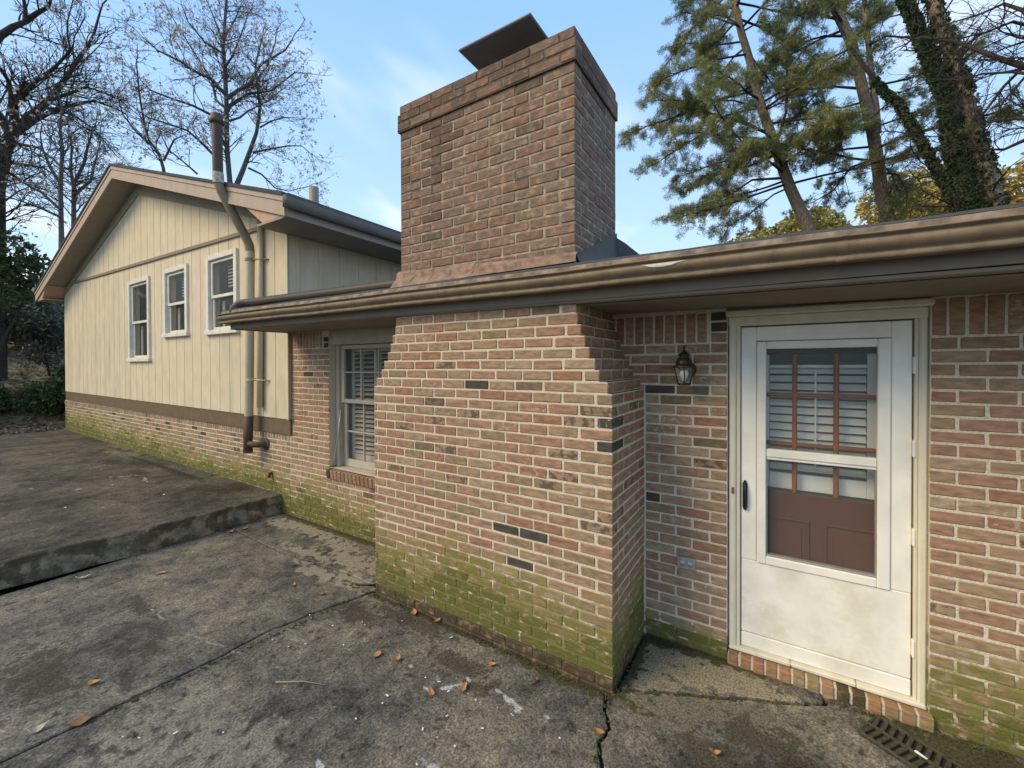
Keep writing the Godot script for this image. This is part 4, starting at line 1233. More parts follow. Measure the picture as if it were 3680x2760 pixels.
func build_gabled_house() -> void:
	var h := thing("gabled_house", "cream gabled house with vertical board siding on a mossy brick base", "house")
	var windows := [[-9.80, -8.76, 1.985, 3.485], [-8.12, -7.185, 2.38, 3.50], [-6.525, -5.592, 2.36, 3.505]]
	var holes := []
	for w in windows:
		holes.append([w[0] + 0.06, w[1] - 0.06, w[2] + 0.05, w[3] - 0.05])
	# sheathing behind the boards, seen in the grooves
	var gr := begin()
	for r in pieces(GX0 + 0.004, GX1 - 0.004, 1.2, 3.66, holes):
		box(gr, Vector3(r[0], r[2], -0.1), Vector3(r[1], r[3], 0.002))
	prism(gr, [Vector2(GX0 + 0.004, 3.66), Vector2(GX1 - 0.004, 3.66), Vector2(GX1 - 0.004, gable_top(GX1) - 0.22), Vector2(RIDGE, gable_top(RIDGE) - 0.22), Vector2(GX0 + 0.004, gable_top(GX0) - 0.22)], -0.1, 0.002)
	var wall := put("wall", gr, M.siding, h)
	# boards
	var n := 33
	var pitch := (GX1 - GX0) / n
	for i in n:
		var xa := GX0 + pitch * i + 0.006
		var xb := GX0 + pitch * (i + 1) - 0.006
		var st := begin()
		var y0 := siding_bottom((xa + xb) * 0.5)
		var y1 := strip_y((xa + xb) * 0.5)
		var fresh := true
		for r in pieces(xa, xb, y0, y1, holes):
			var ya: float = siding_bottom(r[0]) if r[2] == y0 else r[2]
			var yb: float = siding_bottom(r[1]) if r[2] == y0 else r[2]
			var yc: float = strip_y(r[1]) if r[3] == y1 else r[3]
			var yd: float = strip_y(r[0]) if r[3] == y1 else r[3]
			prism(st, [Vector2(r[0], ya), Vector2(r[1], yb), Vector2(r[1], yc), Vector2(r[0], yd)], 0.0025, 0.030)
			if r[0] <= xa and r[1] >= xb:
				put("siding_board", st, M.siding_low if i < 15 or i > 26 else M.siding, wall)
				st = begin()
				fresh = true
			else:
				fresh = false
		if not fresh:
			put("siding_board", st, M.siding_low if i < 15 or i > 26 else M.siding, wall)
		st = begin()
		var outline := [Vector2(xa, strip_y(xa) + 0.002), Vector2(xb, strip_y(xb) + 0.002), Vector2(xb, gable_top(xb) - 0.22)]
		if xa < RIDGE and xb > RIDGE:
			outline.append(Vector2(RIDGE, gable_top(RIDGE) - 0.22))
		outline.append(Vector2(xa, gable_top(xa) - 0.22))
		if gable_top(xa) - 0.22 > strip_y(xa) + 0.01:
			prism(st, outline, 0.0025, 0.031)
			put("siding_board", st, M.siding, wall)
	var sp := begin()
	prism(sp, [Vector2(GX0, strip_y(GX0) - 0.022), Vector2(-4.72, strip_y(-4.72) - 0.022), Vector2(-4.72, strip_y(-4.72) + 0.026), Vector2(GX0, strip_y(GX0) + 0.026)], 0.0315, 0.056)
	put("trim_strip", sp, M.strip, h)
	var cb := begin()
	soft_box(cb, Vector3(GX1 - 0.028, 1.2, 0.0305), Vector3(GX1 + 0.012, 3.6, 0.047), 0.004)
	put("corner_board", cb, M.siding, h)
	# brown band under the siding
	var bd := begin()
	prism(bd, [Vector2(GX0 - 0.03, siding_bottom(GX0) - 0.215), Vector2(GX1 + 0.005, siding_bottom(GX1) - 0.196), Vector2(GX1 + 0.005, siding_bottom(GX1) - 0.002), Vector2(GX0 - 0.03, siding_bottom(GX0) - 0.002)], -0.05, 0.019)
	put("band_board", bd, M.trim, h)
	# frieze boards under the rakes, darkened to paint in the overhang shade
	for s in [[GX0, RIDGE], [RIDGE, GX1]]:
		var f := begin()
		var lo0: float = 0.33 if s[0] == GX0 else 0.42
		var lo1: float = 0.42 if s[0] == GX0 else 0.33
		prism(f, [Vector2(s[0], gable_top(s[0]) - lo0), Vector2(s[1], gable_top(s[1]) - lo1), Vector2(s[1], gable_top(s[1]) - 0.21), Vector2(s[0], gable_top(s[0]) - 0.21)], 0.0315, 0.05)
		put("frieze_shade_board", f, M.frieze_shade, h)
	# roof slopes, rake boards and soffits
	var xl := -14.93
	var xr := -3.76
	for s in [[xl, RIDGE], [RIDGE, xr]]:
		var r := begin()
		prism(r, [Vector2(s[0], gable_top(s[0]) - 0.04), Vector2(s[1], gable_top(s[1]) - 0.04), Vector2(s[1], gable_top(s[1])), Vector2(s[0], gable_top(s[0]))], -9.0, 0.43)
		put("roof", r, M.shingle, h)
		var f := begin()
		prism(f, [Vector2(s[0], gable_top(s[0]) - 0.255), Vector2(s[1], gable_top(s[1]) - 0.255), Vector2(s[1], gable_top(s[1]) - 0.10), Vector2(s[0], gable_top(s[0]) - 0.10)], 0.378, 0.402)
		prism(f, [Vector2(s[0], gable_top(s[0]) - 0.10), Vector2(s[1], gable_top(s[1]) - 0.10), Vector2(s[1], gable_top(s[1]) - 0.041), Vector2(s[0], gable_top(s[0]) - 0.041)], 0.378, 0.414)
		put("rake_board", f, M.fascia, h)
		var so := begin()
		prism(so, [Vector2(s[0], gable_top(s[0]) - 0.215), Vector2(s[1], gable_top(s[1]) - 0.215), Vector2(s[1], gable_top(s[1]) - 0.20), Vector2(s[0], gable_top(s[0]) - 0.20)], 0.0, 0.377)
		put("soffit", so, M.soffit, h)
	for s in [[-4.74, 3.835, -3.765, 3.52, -4.25, 3.505], [-13.98, 3.80, -14.93, 3.50, -14.45, 3.49]]:
		var t := begin()
		prism(t, [Vector2(s[0], s[1]), Vector2(s[2], s[3]), Vector2(s[4], s[5])], 0.03, 0.377)
		put("eave_return", t, M.return_board, h)
	for s in [[GX1 - 0.02, xr], [xl, GX0 + 0.02]]:
		var so := begin()
		box(so, Vector3(s[0], 3.49, -9.0), Vector3(s[1], 3.515, 0.376))
		put("eave_soffit", so, M.soffit, h)
	var ef := begin()
	box(ef, Vector3(xr - 0.002, 3.49, -9.0), Vector3(xr + 0.018, 3.72, 0.376))
	put("eave_board", ef, M.soffit, h)
	ef = begin()
	box(ef, Vector3(xl - 0.018, 3.49, -9.0), Vector3(xl + 0.002, 3.72, 0.376))
	put("eave_board", ef, M.soffit, h)
	var gu := begin(true)
	var prof := [Vector2(0.02, 3.70), Vector2(0.02, 3.575), Vector2(0.09, 3.57), Vector2(0.115, 3.60), Vector2(0.125, 3.65), Vector2(0.115, 3.69), Vector2(0.125, 3.705)]
	for i in prof.size() - 1:
		var a: Vector2 = prof[i]
		var b: Vector2 = prof[i + 1]
		quad(gu, Vector3(xr + a.x, a.y, 0.43), Vector3(xr + b.x, b.y, 0.43), Vector3(xr + b.x, b.y, -9.0), Vector3(xr + a.x, a.y, -9.0), Vector3(b.y - a.y, -(b.x - a.x), 0))
	for i in range(1, prof.size() - 1):
		tri(gu, Vector3(xr + prof[0].x, prof[0].y, 0.43), Vector3(xr + prof[i].x, prof[i].y, 0.43), Vector3(xr + prof[i + 1].x, prof[i + 1].y, 0.43), Vector3.BACK)
	put("gutter", gu, M.house_gutter, h)
	# right-hand side wall over the low roof
	var sw := begin()
	box(sw, Vector3(GX1 - 0.1, 0.0, -9.0), Vector3(GX1, 3.5, -0.101))
	box(sw, Vector3(GX1 - 0.02, 2.3, -0.1), Vector3(GX1, 3.5, 0.015))
	box(sw, Vector3(GX0, 0.0, -9.0), Vector3(GX0 + 0.1, 3.5, -0.101))
	box(sw, Vector3(GX0, 0.0, -9.0), Vector3(GX1, 3.5, -8.9))
	put("side_wall", sw, M.siding, h)
	for i in 16:
		var b := begin()
		var z := -0.09 - 0.305 * i
		soft_box(b, Vector3(GX1 - 0.002, 2.4, z - 0.02), Vector3(GX1 + 0.016, 3.489, z + 0.02), 0.003)
		put("batten", b, M.siding, h)
	var room := begin()
	box(room, Vector3(GX0 + 0.1, 3.54, -8.9), Vector3(GX1 - 0.1, 3.58, -0.1))
	box(room, Vector3(GX0 + 0.1, 1.10, -8.9), Vector3(GX1 - 0.1, 1.14, -0.1))
	box(room, Vector3(GX0 + 0.1, 1.10, -4.0), Vector3(GX1 - 0.1, 3.58, -3.9))
	put("room", room, M.plaster, h)
	for w in windows:
		build_sash_window(h, w)
	# plumbing vent on the slope
	var v := begin(true)
	lathe(v, Vector3(-5.5, 4.25, -1.03), [Vector2(0.17, 0.0), Vector2(0.15, 0.10), Vector2(0.085, 0.20), Vector2(0.07, 0.22), Vector2(0.07, 0.45), Vector2(0.0, 0.45)], 12)
	put("roof_vent", v, M.pipe_drab, h)
	# brick base: soldier course over stretcher courses
	var bricks := []
	var parts := {}
	for k in range(15, 28):
		var y := WALL_JOINT - COURSE * (k + 1)
		row_z(bricks, -14.5, -4.396, y, 0.0, posmod(k, 2) == 1, true, MIX_BASE, base_layer)
	var x := -4.40
	while x > -14.5:
		add_brick(bricks, Vector3(x - COURSE * 0.5, 0.968, -0.049), Vector3(COURSE - JOINT, 0.085, 0.098), pick(MIX_BASE), "")
		x -= COURSE
	mortar_z(parts, -14.5, -4.393, 0.0, 1.03, -0.004, base_layer, 0.21)
	mortar_x(parts, -0.3, -0.006, 0.0, 1.03, -14.496, base_layer, Vector3.LEFT)
	var base := wall_mesh("foundation", parts, h)
	build_bricks(bricks, base, 300, "smaller_bricks")


func build_sash_window(h: Node, w: Array) -> void:
	var x0: float = w[0]
	var x1: float = w[1]
	var y0: float = w[2]
	var y1: float = w[3]
	var c := begin()
	var cw := 0.085
	soft_box(c, Vector3(x0, y0, 0.0), Vector3(x0 + cw, y1, 0.062), 0.005)
	soft_box(c, Vector3(x1 - cw, y0, 0.0), Vector3(x1, y1, 0.062), 0.005)
	soft_box(c, Vector3(x0 + cw + 0.0005, y1 - 0.075, 0.0), Vector3(x1 - cw - 0.0005, y1, 0.061), 0.005)
	soft_box(c, Vector3(x0 - 0.025, y0 - 0.03, 0.0), Vector3(x1 + 0.025, y0 + 0.035, 0.082), 0.006)
	var o := put("window", c, M.win_white, h)
	var a := x0 + cw + 0.004
	var b := x1 - cw - 0.004
	var lo := y0 + 0.04
	var hi := y1 - 0.08
	var mid := lerpf(lo, hi, 0.48)
	for s in [[lo, mid + 0.02, -0.015, 0.006], [mid - 0.02, hi, 0.008, 0.028]]:
		var st := begin()
		soft_box(st, Vector3(a, s[0], s[2]), Vector3(a + 0.055, s[1], s[3]), 0.004)
		soft_box(st, Vector3(b - 0.045, s[0], s[2]), Vector3(b, s[1], s[3]), 0.004)
		soft_box(st, Vector3(a + 0.0555, s[0], s[2]), Vector3(b - 0.0455, s[0] + 0.045, s[3]), 0.004)
		soft_box(st, Vector3(a + 0.0555, s[1] - 0.04, s[2]), Vector3(b - 0.0455, s[1], s[3]), 0.004)
		put("sash", st, M.win_white, o)
		var p := begin()
		var z: float = (s[2] + s[3]) * 0.5
		quad(p, Vector3(a + 0.05, s[0] + 0.04, z), Vector3(b - 0.04, s[0] + 0.04, z), Vector3(b - 0.04, s[1] - 0.035, z), Vector3(a + 0.05, s[1] - 0.035, z), Vector3.BACK)
		put("pane", p, M.glass, o)
	var cu := begin()
	box(cu, Vector3(a + 0.12, lo + 0.03, -0.09), Vector3(a + 0.19, mid - 0.05, -0.075))
	put("curtain_edge", cu, M.curtain, o)
	if x0 > -8.2:
		for i in 7:
			var s := begin()
			var y := hi - 0.10 - 0.048 * i
			box(s, Vector3(a + 0.3, y, -0.10), Vector3(b - 0.05, y + 0.018, -0.075))
			put("blind_slat", s, M.curtain, o)


# ---------------------------------------------------------------- fittings
func build_fittings() -> void:
	var v := thing("vent_pipe", "tall vent pipe up the cream gable, jogging out round the eave to a brown top", "pipe")
	var p := begin(true)
	tube(p, [Vector3(-5.13, 1.215, 0.13), Vector3(-5.09, 2.3, 0.13), Vector3(-5.07, 3.36, 0.125)], 0.052, 0.052, 14)
	put("lower_run", p, M.pipe_cream, v)
	p = begin(true)
	tube(p, [Vector3(-5.07, 3.36, 0.125), Vector3(-5.07, 3.44, 0.135), Vector3(-5.07, 3.52, 0.17), Vector3(-5.07, 4.02, 0.445), Vector3(-5.07, 4.10, 0.475), Vector3(-5.07, 4.16, 0.482)], 0.053, 0.053, 14)
	put("offset_run", p, M.pipe_drab, v)
	p = begin(true)
	tube(p, [Vector3(-5.07, 4.11, 0.478), Vector3(-5.07, 4.24, 0.484)], 0.061, 0.06, 14)
	put("wrapping", p, M.tape, v)
	p = begin(true)
	tube(p, [Vector3(-5.07, 4.2, 0.484), Vector3(-5.07, 4.86, 0.49)], 0.055, 0.055, 14)
	put("upper_run", p, M.pipe_brown, v)
	p = begin(true)
	lathe(p, Vector3(-5.07, 4.83, 0.49), [Vector2(0.056, 0.0), Vector2(0.078, 0.01), Vector2(0.08, 0.05), Vector2(0.066, 0.06), Vector2(0.068, 0.10), Vector2(0.05, 0.125), Vector2(0.0, 0.128)], 14)
	put("cap", p, M.pipe_brown, v)
	p = begin(true)
	tube(p, [Vector3(-5.165, 0.725, 0.13), Vector3(-5.155, 0.95, 0.13), Vector3(-5.13, 1.216, 0.13)], 0.053, 0.053, 14, true)
	put("base_run", p, M.pipe_brown, v)
	p = begin(true)
	tube(p, [Vector3(-5.165, 0.735, 0.13), Vector3(-5.163, 0.765, 0.13)], 0.058, 0.058, 14)
	tube(p, [Vector3(-5.158, 0.93, 0.13), Vector3(-5.156, 0.96, 0.13)], 0.058, 0.058, 14)
	put("collar", p, M.pipe_brown, v)
	p = begin(true)
	tube(p, [Vector3(-5.16, 0.852, 0.13), Vector3(-5.04, 0.845, 0.12), Vector3(-4.985, 0.842, 0.085), Vector3(-4.965, 0.84, 0.01)], 0.04, 0.04, 12)
	put("branch", p, M.pipe_brown, v)
	p = begin(true)
	tube(p, [Vector3(-4.965, 0.84, 0.003), Vector3(-4.965, 0.84, 0.016)], 0.085, 0.07, 16, true)
	put("wall_plate", p, M.pipe_brown, v)
	for y in [3.25, 1.69]:
		var b := begin(true)
		tube(b, [Vector3(-5.075, y - 0.018, 0.127), Vector3(-5.075, y + 0.018, 0.127)], 0.058, 0.058, 14)
		tube(b, [Vector3(-5.03, y, 0.12), Vector3(-4.93, y - 0.005, 0.11), Vector3(-4.80, y - 0.012, 0.034)], 0.011, 0.011, 6, true)
		put("bracket", b, M.pipe_drab if y > 2 else M.pipe_cream, v)
	var cp := begin(true)
	tube(cp, [Vector3(-4.965, 1.33, 0.075), Vector3(-4.94, 2.4, 0.075), Vector3(-4.915, 3.86, 0.075)], 0.036, 0.036, 12, true)
	tag(put("conduit", cp, M.pipe_cream), "slim cream painted conduit right behind the vent pipe on the gable", "pipe")
	# corrugated downspout on the low roof
	var fx := begin(true)
	var pts := []
	for i in 60:
		var t := i / 59.0
		var x := lerpf(-4.06, -1.74, t)
		var z := lerpf(0.60, 0.30, t) + 0.012 * sin(t * 9.0)
		pts.append(Vector3(x, roof_y(x, z) + 0.05, z))
	var head := [Vector3(-4.17, 2.40, 0.73), Vector3(-4.17, 2.49, 0.715), Vector3(-4.15, 2.535, 0.68), Vector3(-4.11, 2.55, 0.635)]
	head.append_array(pts)
	tube(fx, head, 0.043, 0.043, 12, true)
	var ds := thing("flexible_downspout", "ribbed dark downspout lying along the low roof edge by the chimney", "downspout")
	put("hose", fx, M.corrugated, ds)
	for i in 75:
		var t := i / 74.0
		var x := lerpf(-4.06, -1.76, t)
		var z := lerpf(0.60, 0.30, t) + 0.012 * sin(t * 9.0)
		var r := begin(true)
		var d := Vector3(0.006, 0, -0.001)
		var c := Vector3(x, roof_y(x, z) + 0.05, z)
		tube(r, [c - d, c + d], 0.048, 0.048, 10)
		put("rib", r, M.corrugated, ds)
	build_lantern()
	# weatherproof double outlet
	var ob := thing("outlet", "grey metal double outlet cover on brick between chimney and door", "outlet")
	var pl := begin()
	soft_box(pl, Vector3(0.222, 0.519, -0.004), Vector3(0.338, 0.591, 0.010), 0.003)
	put("plate", pl, M.steel, ob)
	for x in [0.256, 0.304]:
		var lid := begin(true)
		tube(lid, [Vector3(x, 0.554, 0.010), Vector3(x, 0.554, 0.017)], 0.020, 0.018, 16, true)
		put("lid", lid, M.steel, ob)
		var hg := begin()
		soft_box(hg, Vector3(x - 0.012, 0.570, 0.0105), Vector3(x + 0.012, 0.588, 0.021), 0.002)
		put("hinge", hg, M.steel, ob)
	# rusty stub in the mossy foundation
	var rs := begin(true)
	tube(rs, [Vector3(-4.83, 0.47, -0.01), Vector3(-4.83, 0.47, 0.03), Vector3(-4.83, 0.42, 0.035)], 0.022, 0.018, 8, true)
	tag(put("rusty_stub", rs, M.rust), "small rusty pipe stub in the mossy bricks below the vent pipe", "pipe stub")
	# loose screen spline
	var ls := begin(true)
	tube(ls, [Vector3(-3.50, 1.36, -0.082), Vector3(-3.535, 1.05, -0.07), Vector3(-3.565, 0.80, -0.04), Vector3(-3.57, 0.706, -0.02)], 0.006, 0.006, 6, true)
	tag(put("screen_spline", ls, M.steel), "thin grey screen spline hanging loose in the shuttered window corner", "cord")


func build_lantern() -> void:
	var l := thing("wall_lantern", "bronze glass coach lantern on brick wall left of the door", "lamp")
	var c := Vector3(0.288, 1.745, 0.125)
	# glass cage: six flared panes between ribs
	var top := 0.108
	for k in 6:
		var a0 := TAU * k / 6.0 + 0.3
		var a1 := TAU * (k + 1) / 6.0 + 0.3
		var ring := func(r: float, y: float, a: float) -> Vector3: return c + Vector3(cos(a) * r, y, sin(a) * r)
		var rib := begin(true)
		tube(rib, [ring.call(0.038, 0.0, a0), ring.call(0.048, 0.03, a0), ring.call(0.058, 0.07, a0), ring.call(0.064, top, a0)], 0.0042, 0.0042, 6, true)
		put("rib", rib, M.bronze, l)
		var p := begin()
		quad(p, ring.call(0.037, 0.002, a0), ring.call(0.037, 0.002, a1), ring.call(0.057, 0.07, a1), ring.call(0.057, 0.07, a0), Vector3(cos(a0 + 0.5), -0.3, sin(a0 + 0.5)))
		quad(p, ring.call(0.057, 0.07, a0), ring.call(0.057, 0.07, a1), ring.call(0.063, top, a1), ring.call(0.063, top, a0), Vector3(cos(a0 + 0.5), 0, sin(a0 + 0.5)))
		put("pane", p, M.lamp_glass, l)
	var s := begin(true)
	lathe(s, c, [Vector2(0.0, -0.008), Vector2(0.034, -0.008), Vector2(0.042, 0.0), Vector2(0.040, 0.006), Vector2(0.0, 0.008)], 18)
	put("base", s, M.bronze, l)
	s = begin(true)
	lathe(s, c, [Vector2(0.066, 0.104), Vector2(0.070, 0.112), Vector2(0.050, 0.120), Vector2(0.050, 0.140), Vector2(0.040, 0.160), Vector2(0.030, 0.168), Vector2(0.028, 0.178), Vector2(0.040, 0.182), Vector2(0.036, 0.188), Vector2(0.016, 0.204), Vector2(0.007, 0.214), Vector2(0.006, 0.240), Vector2(0.0, 0.246)], 18)
	put("hood", s, M.bronze, l)
	s = begin(true)
	lathe(s, c, [Vector2(0.0, 0.02), Vector2(0.012, 0.02), Vector2(0.014, 0.036), Vector2(0.024, 0.048), Vector2(0.028, 0.066), Vector2(0.024, 0.084), Vector2(0.012, 0.094), Vector2(0.0, 0.098)], 14)
	put("bulb", s, M.bulb, l)
	s = begin(true)
	tube(s, [c + Vector3(0.0, 0.02, -0.125), c + Vector3(0.0, 0.10, -0.10), c + Vector3(0, 0.17, -0.09), c + Vector3(0, 0.19, -0.06), c + Vector3(0, 0.175, -0.03), c + Vector3(0, 0.15, -0.02)], 0.009, 0.007, 8, true)
	put("arm", s, M.brass, l)
	s = begin(true)
	tube(s, [c + Vector3(0.0, 0.09, -0.127), c + Vector3(0.0, 0.09, -0.106)], 0.055, 0.045, 18, true)
	put("back_plate", s, M.bronze, l)


# ---------------------------------------------------------------- ground
const PX0 := -5.2
const PZ0 := -0.3
const PPM := 190.0
const PW := 1460
const PH := 900

var slab_px: PackedByteArray
var grit_px: PackedByteArray


func stain(x: float, z: float, rx: float, rz: float, col: Color, strength: float, cut := 0.45, angle := 0.0) -> void:
	var reach := maxf(rx, rz) * 1.4
	for j in range(maxi(0, int((z - reach - PZ0) * PPM)), mini(PH, int((z + reach - PZ0) * PPM))):
		for i in range(maxi(0, int((x - reach - PX0) * PPM)), mini(PW, int((x + reach - PX0) * PPM))):
			var d := Vector2(PX0 + i / PPM - x, PZ0 + j / PPM - z).rotated(-angle)
			var r := Vector2(d.x / rx, d.y / rz).length()
			if r > 1.4:
				continue
			var n := grit_px[j * PW + i] / 255.0
			var a := smoothstep(cut, cut + 0.14, n + 0.5 * (1.0 - r)) * strength
			if a <= 0.004:
				continue
			var o := (j * PW + i) * 3
			slab_px[o] = int(lerpf(slab_px[o], srgb_byte(col.r), a))
			slab_px[o + 1] = int(lerpf(slab_px[o + 1], srgb_byte(col.g), a))
			slab_px[o + 2] = int(lerpf(slab_px[o + 2], srgb_byte(col.b), a))


func scratch(a: Vector2, b: Vector2, width: float, strength: float) -> void:
	var n := int(a.distance_to(b) / 0.006)
	for k in n:
		var p := a.lerp(b, float(k) / n) + Vector2(sin(k * 0.21), cos(k * 0.17)) * 0.006
		if grit_px[clampi(int((p.y - PZ0) * PPM), 0, PH - 1) * PW + clampi(int((p.x - PX0) * PPM), 0, PW - 1)] > 132:
			stain(p.x, p.y, width, width, Color(0.42, 0.41, 0.38), strength, 0.42)


func concrete_texture() -> ImageTexture:
	var big := noise(0.006, 5, FastNoiseLite.TYPE_SIMPLEX_SMOOTH, 201).get_image(PW, PH).get_data()
	var mid := noise(0.03, 4, FastNoiseLite.TYPE_SIMPLEX_SMOOTH, 202).get_image(PW, PH).get_data()
	var fine := noise(0.16, 3, FastNoiseLite.TYPE_SIMPLEX_SMOOTH, 203).get_image(PW, PH).get_data()
	var gn := noise(0.045, 5, FastNoiseLite.TYPE_SIMPLEX_SMOOTH, 204)
	gn.fractal_gain = 0.62
	grit_px = gn.get_image(PW, PH).get_data()
	slab_px = PackedByteArray()
	slab_px.resize(PW * PH * 3)
	var lut := PackedByteArray()
	lut.resize(1024)
	for i in 1024:
		lut[i] = srgb_byte(i / 1023.0)
	for i in PW * PH:
		var b := big[i] / 255.0
		var m := mid[i] / 255.0
		var f := fine[i] / 255.0
		var g := grit_px[i] / 255.0
		var v := 0.172 * (0.12 + 1.05 * b + 0.7 * m) * (0.55 + 0.9 * f)
		if g < 0.36:
			v *= 1.0 - (0.36 - g) * 2.6
		elif g > 0.66:
			v *= 1.0 + (g - 0.66) * 2.4
		var warm := 0.5 * (b - 0.5) + 0.25 * (m - 0.5)
		slab_px[i * 3] = lut[clampi(int(v * (1.09 + 0.25 * warm) * 1023), 0, 1023)]
		slab_px[i * 3 + 1] = lut[clampi(int(v * 1023), 0, 1023)]
		slab_px[i * 3 + 2] = lut[clampi(int(v * (0.80 - 0.3 * warm) * 1023), 0, 1023)]
	# pale worn patches along the wall by the window
	for s in [[-3.7, 0.13, 0.65, 0.14], [-3.1, 0.22, 0.4, 0.10], [-2.65, 0.38, 0.5, 0.13], [-2.35, 0.62, 0.34, 0.12], [-3.2, 0.5, 0.5, 0.07], [-4.2, 0.2, 0.4, 0.12], [-2.75, 0.68, 0.35, 0.08]]:
		stain(s[0], s[1], s[2], s[3], Color(0.40, 0.35, 0.26), 0.85, 0.5)
	# the corner by the door is paler too
	for s in [[0.2, 0.2, 0.3, 0.2], [0.5, 0.18, 0.35, 0.12], [0.45, 0.1, 0.25, 0.08], [0.15, 0.4, 0.12, 0.12]]:
		stain(s[0], s[1], s[2], s[3], Color(0.40, 0.345, 0.235), 0.85, 0.40)
	for s in [[0.25, 0.62, 0.3, 0.14], [0.55, 0.52, 0.3, 0.12], [0.75, 0.42, 0.25, 0.1], [0.55, 0.75, 0.2, 0.1]]:
		stain(s[0], s[1], s[2], s[3], Color(0.24, 0.205, 0.14), 0.6, 0.5)
	# lichen in the foreground
	for s in [[-1.64, 2.0, 0.36, 0.22], [-1.95, 2.15, 0.3, 0.2], [-1.4, 1.85, 0.25, 0.15], [-2.0, 1.9, 0.2, 0.12], [-1.75, 2.3, 0.4, 0.2]]:
		stain(s[0], s[1], s[2], s[3], Color(0.31, 0.295, 0.225), 0.75, 0.66)
	# dark damp and dirt
	for s in [[-3.45, 1.72, 0.35, 0.06, 0.0], [-2.75, 1.86, 0.2, 0.07, 0.3], [-2.84, 1.98, 0.12, 0.06, 0.0], [-2.5, 2.05, 0.14, 0.05, 0.2], [-4.7, 1.4, 0.09, 1.2, 0.0], [-3.0, 2.3, 0.5, 0.14, 0.0], [0.75, 0.55, 0.3, 0.14, 0.0], [0.58, 0.78, 0.3, 0.14, 0.0], [0.85, 0.7, 0.2, 0.14, 0.0], [-0.9, 0.92, 0.3, 0.1, 0.0], [-1.5, 0.75, 0.5, 0.09, 0.0], [-0.7, 1.0, 0.12, 0.06, 0.0], [-1.9, 0.9, 0.3, 0.12, 0.0]]:
		stain(s[0], s[1], s[2], s[3], Color(0.065, 0.054, 0.037), 0.6, 0.56, s[4])
	# green film along the bricks
	for s in [[-3.4, 0.03, 1.2, 0.05], [-1.3, 0.655, 0.9, 0.04], [0.02, 0.3, 0.05, 0.35], [0.3, 0.03, 0.4, 0.05], [1.6, 0.12, 0.4, 0.12], [-2.1, 0.3, 0.06, 0.3], [-0.3, 0.67, 0.4, 0.045], [0.12, 0.07, 0.1, 0.04]]:
		stain(s[0], s[1], s[2], s[3], Color(0.075, 0.07, 0.026), 0.8, 0.4)
	# chalk marks and splashes of white paint
	scratch(Vector2(-3.35, 1.69), Vector2(-2.97, 1.69), 0.0075, 0.55)
	scratch(Vector2(-2.69, 1.67), Vector2(-1.75, 1.50), 0.0075, 0.5)
	scratch(Vector2(-0.95, 1.05), Vector2(-0.84, 1.2), 0.0075, 0.5)
	scratch(Vector2(-0.72, 1.47), Vector2(-0.55, 1.52), 0.0075, 0.6)
	for s in [[-0.80, 1.05, 0.05, 0.012, -0.8], [-0.77, 0.98, 0.03, 0.012, 0.3], [-0.84, 1.1, 0.06, 0.014, -0.5], [-0.43, 0.99, 0.05, 0.02, 0.3], [-0.5, 0.98, 0.05, 0.012, 0.5], [-0.40, 1.02, 0.02, 0.014, 0.0], [-0.56, 0.96, 0.03, 0.01, 0.0], [-0.9, 1.17, 0.05, 0.012, 0.2], [-1.03, 1.76, 0.03, 0.015, 0.2], [-0.57, 1.5, 0.05, 0.02, 0.9], [-1.15, 1.08, 0.02, 0.012, 0.0], [-0.25, 0.97, 0.02, 0.012, 0.0]]:
		stain(s[0], s[1], s[2], s[3], Color(0.62, 0.62, 0.60), 0.9, 0.5, s[4])
	return ImageTexture.create_from_image(Image.create_from_data(PW, PH, false, Image.FORMAT_RGB8, slab_px))


func jag(a: Vector2, b: Vector2, n: int, amount: float) -> Array:
	var out := []
	var side := (b - a).orthogonal().normalized()
	for i in n:
		var t := float(i) / n
		out.append(a.lerp(b, t) + side * (rng.randf_range(-amount, amount) if i > 0 else 0.0))
	return out


func jagged(path: Array, n: int, amount: float) -> Array:
	var out := []
	for i in path.size() - 1:
		out.append_array(jag(path[i], path[i + 1], n, amount))
	out.append(path[-1])
	return out


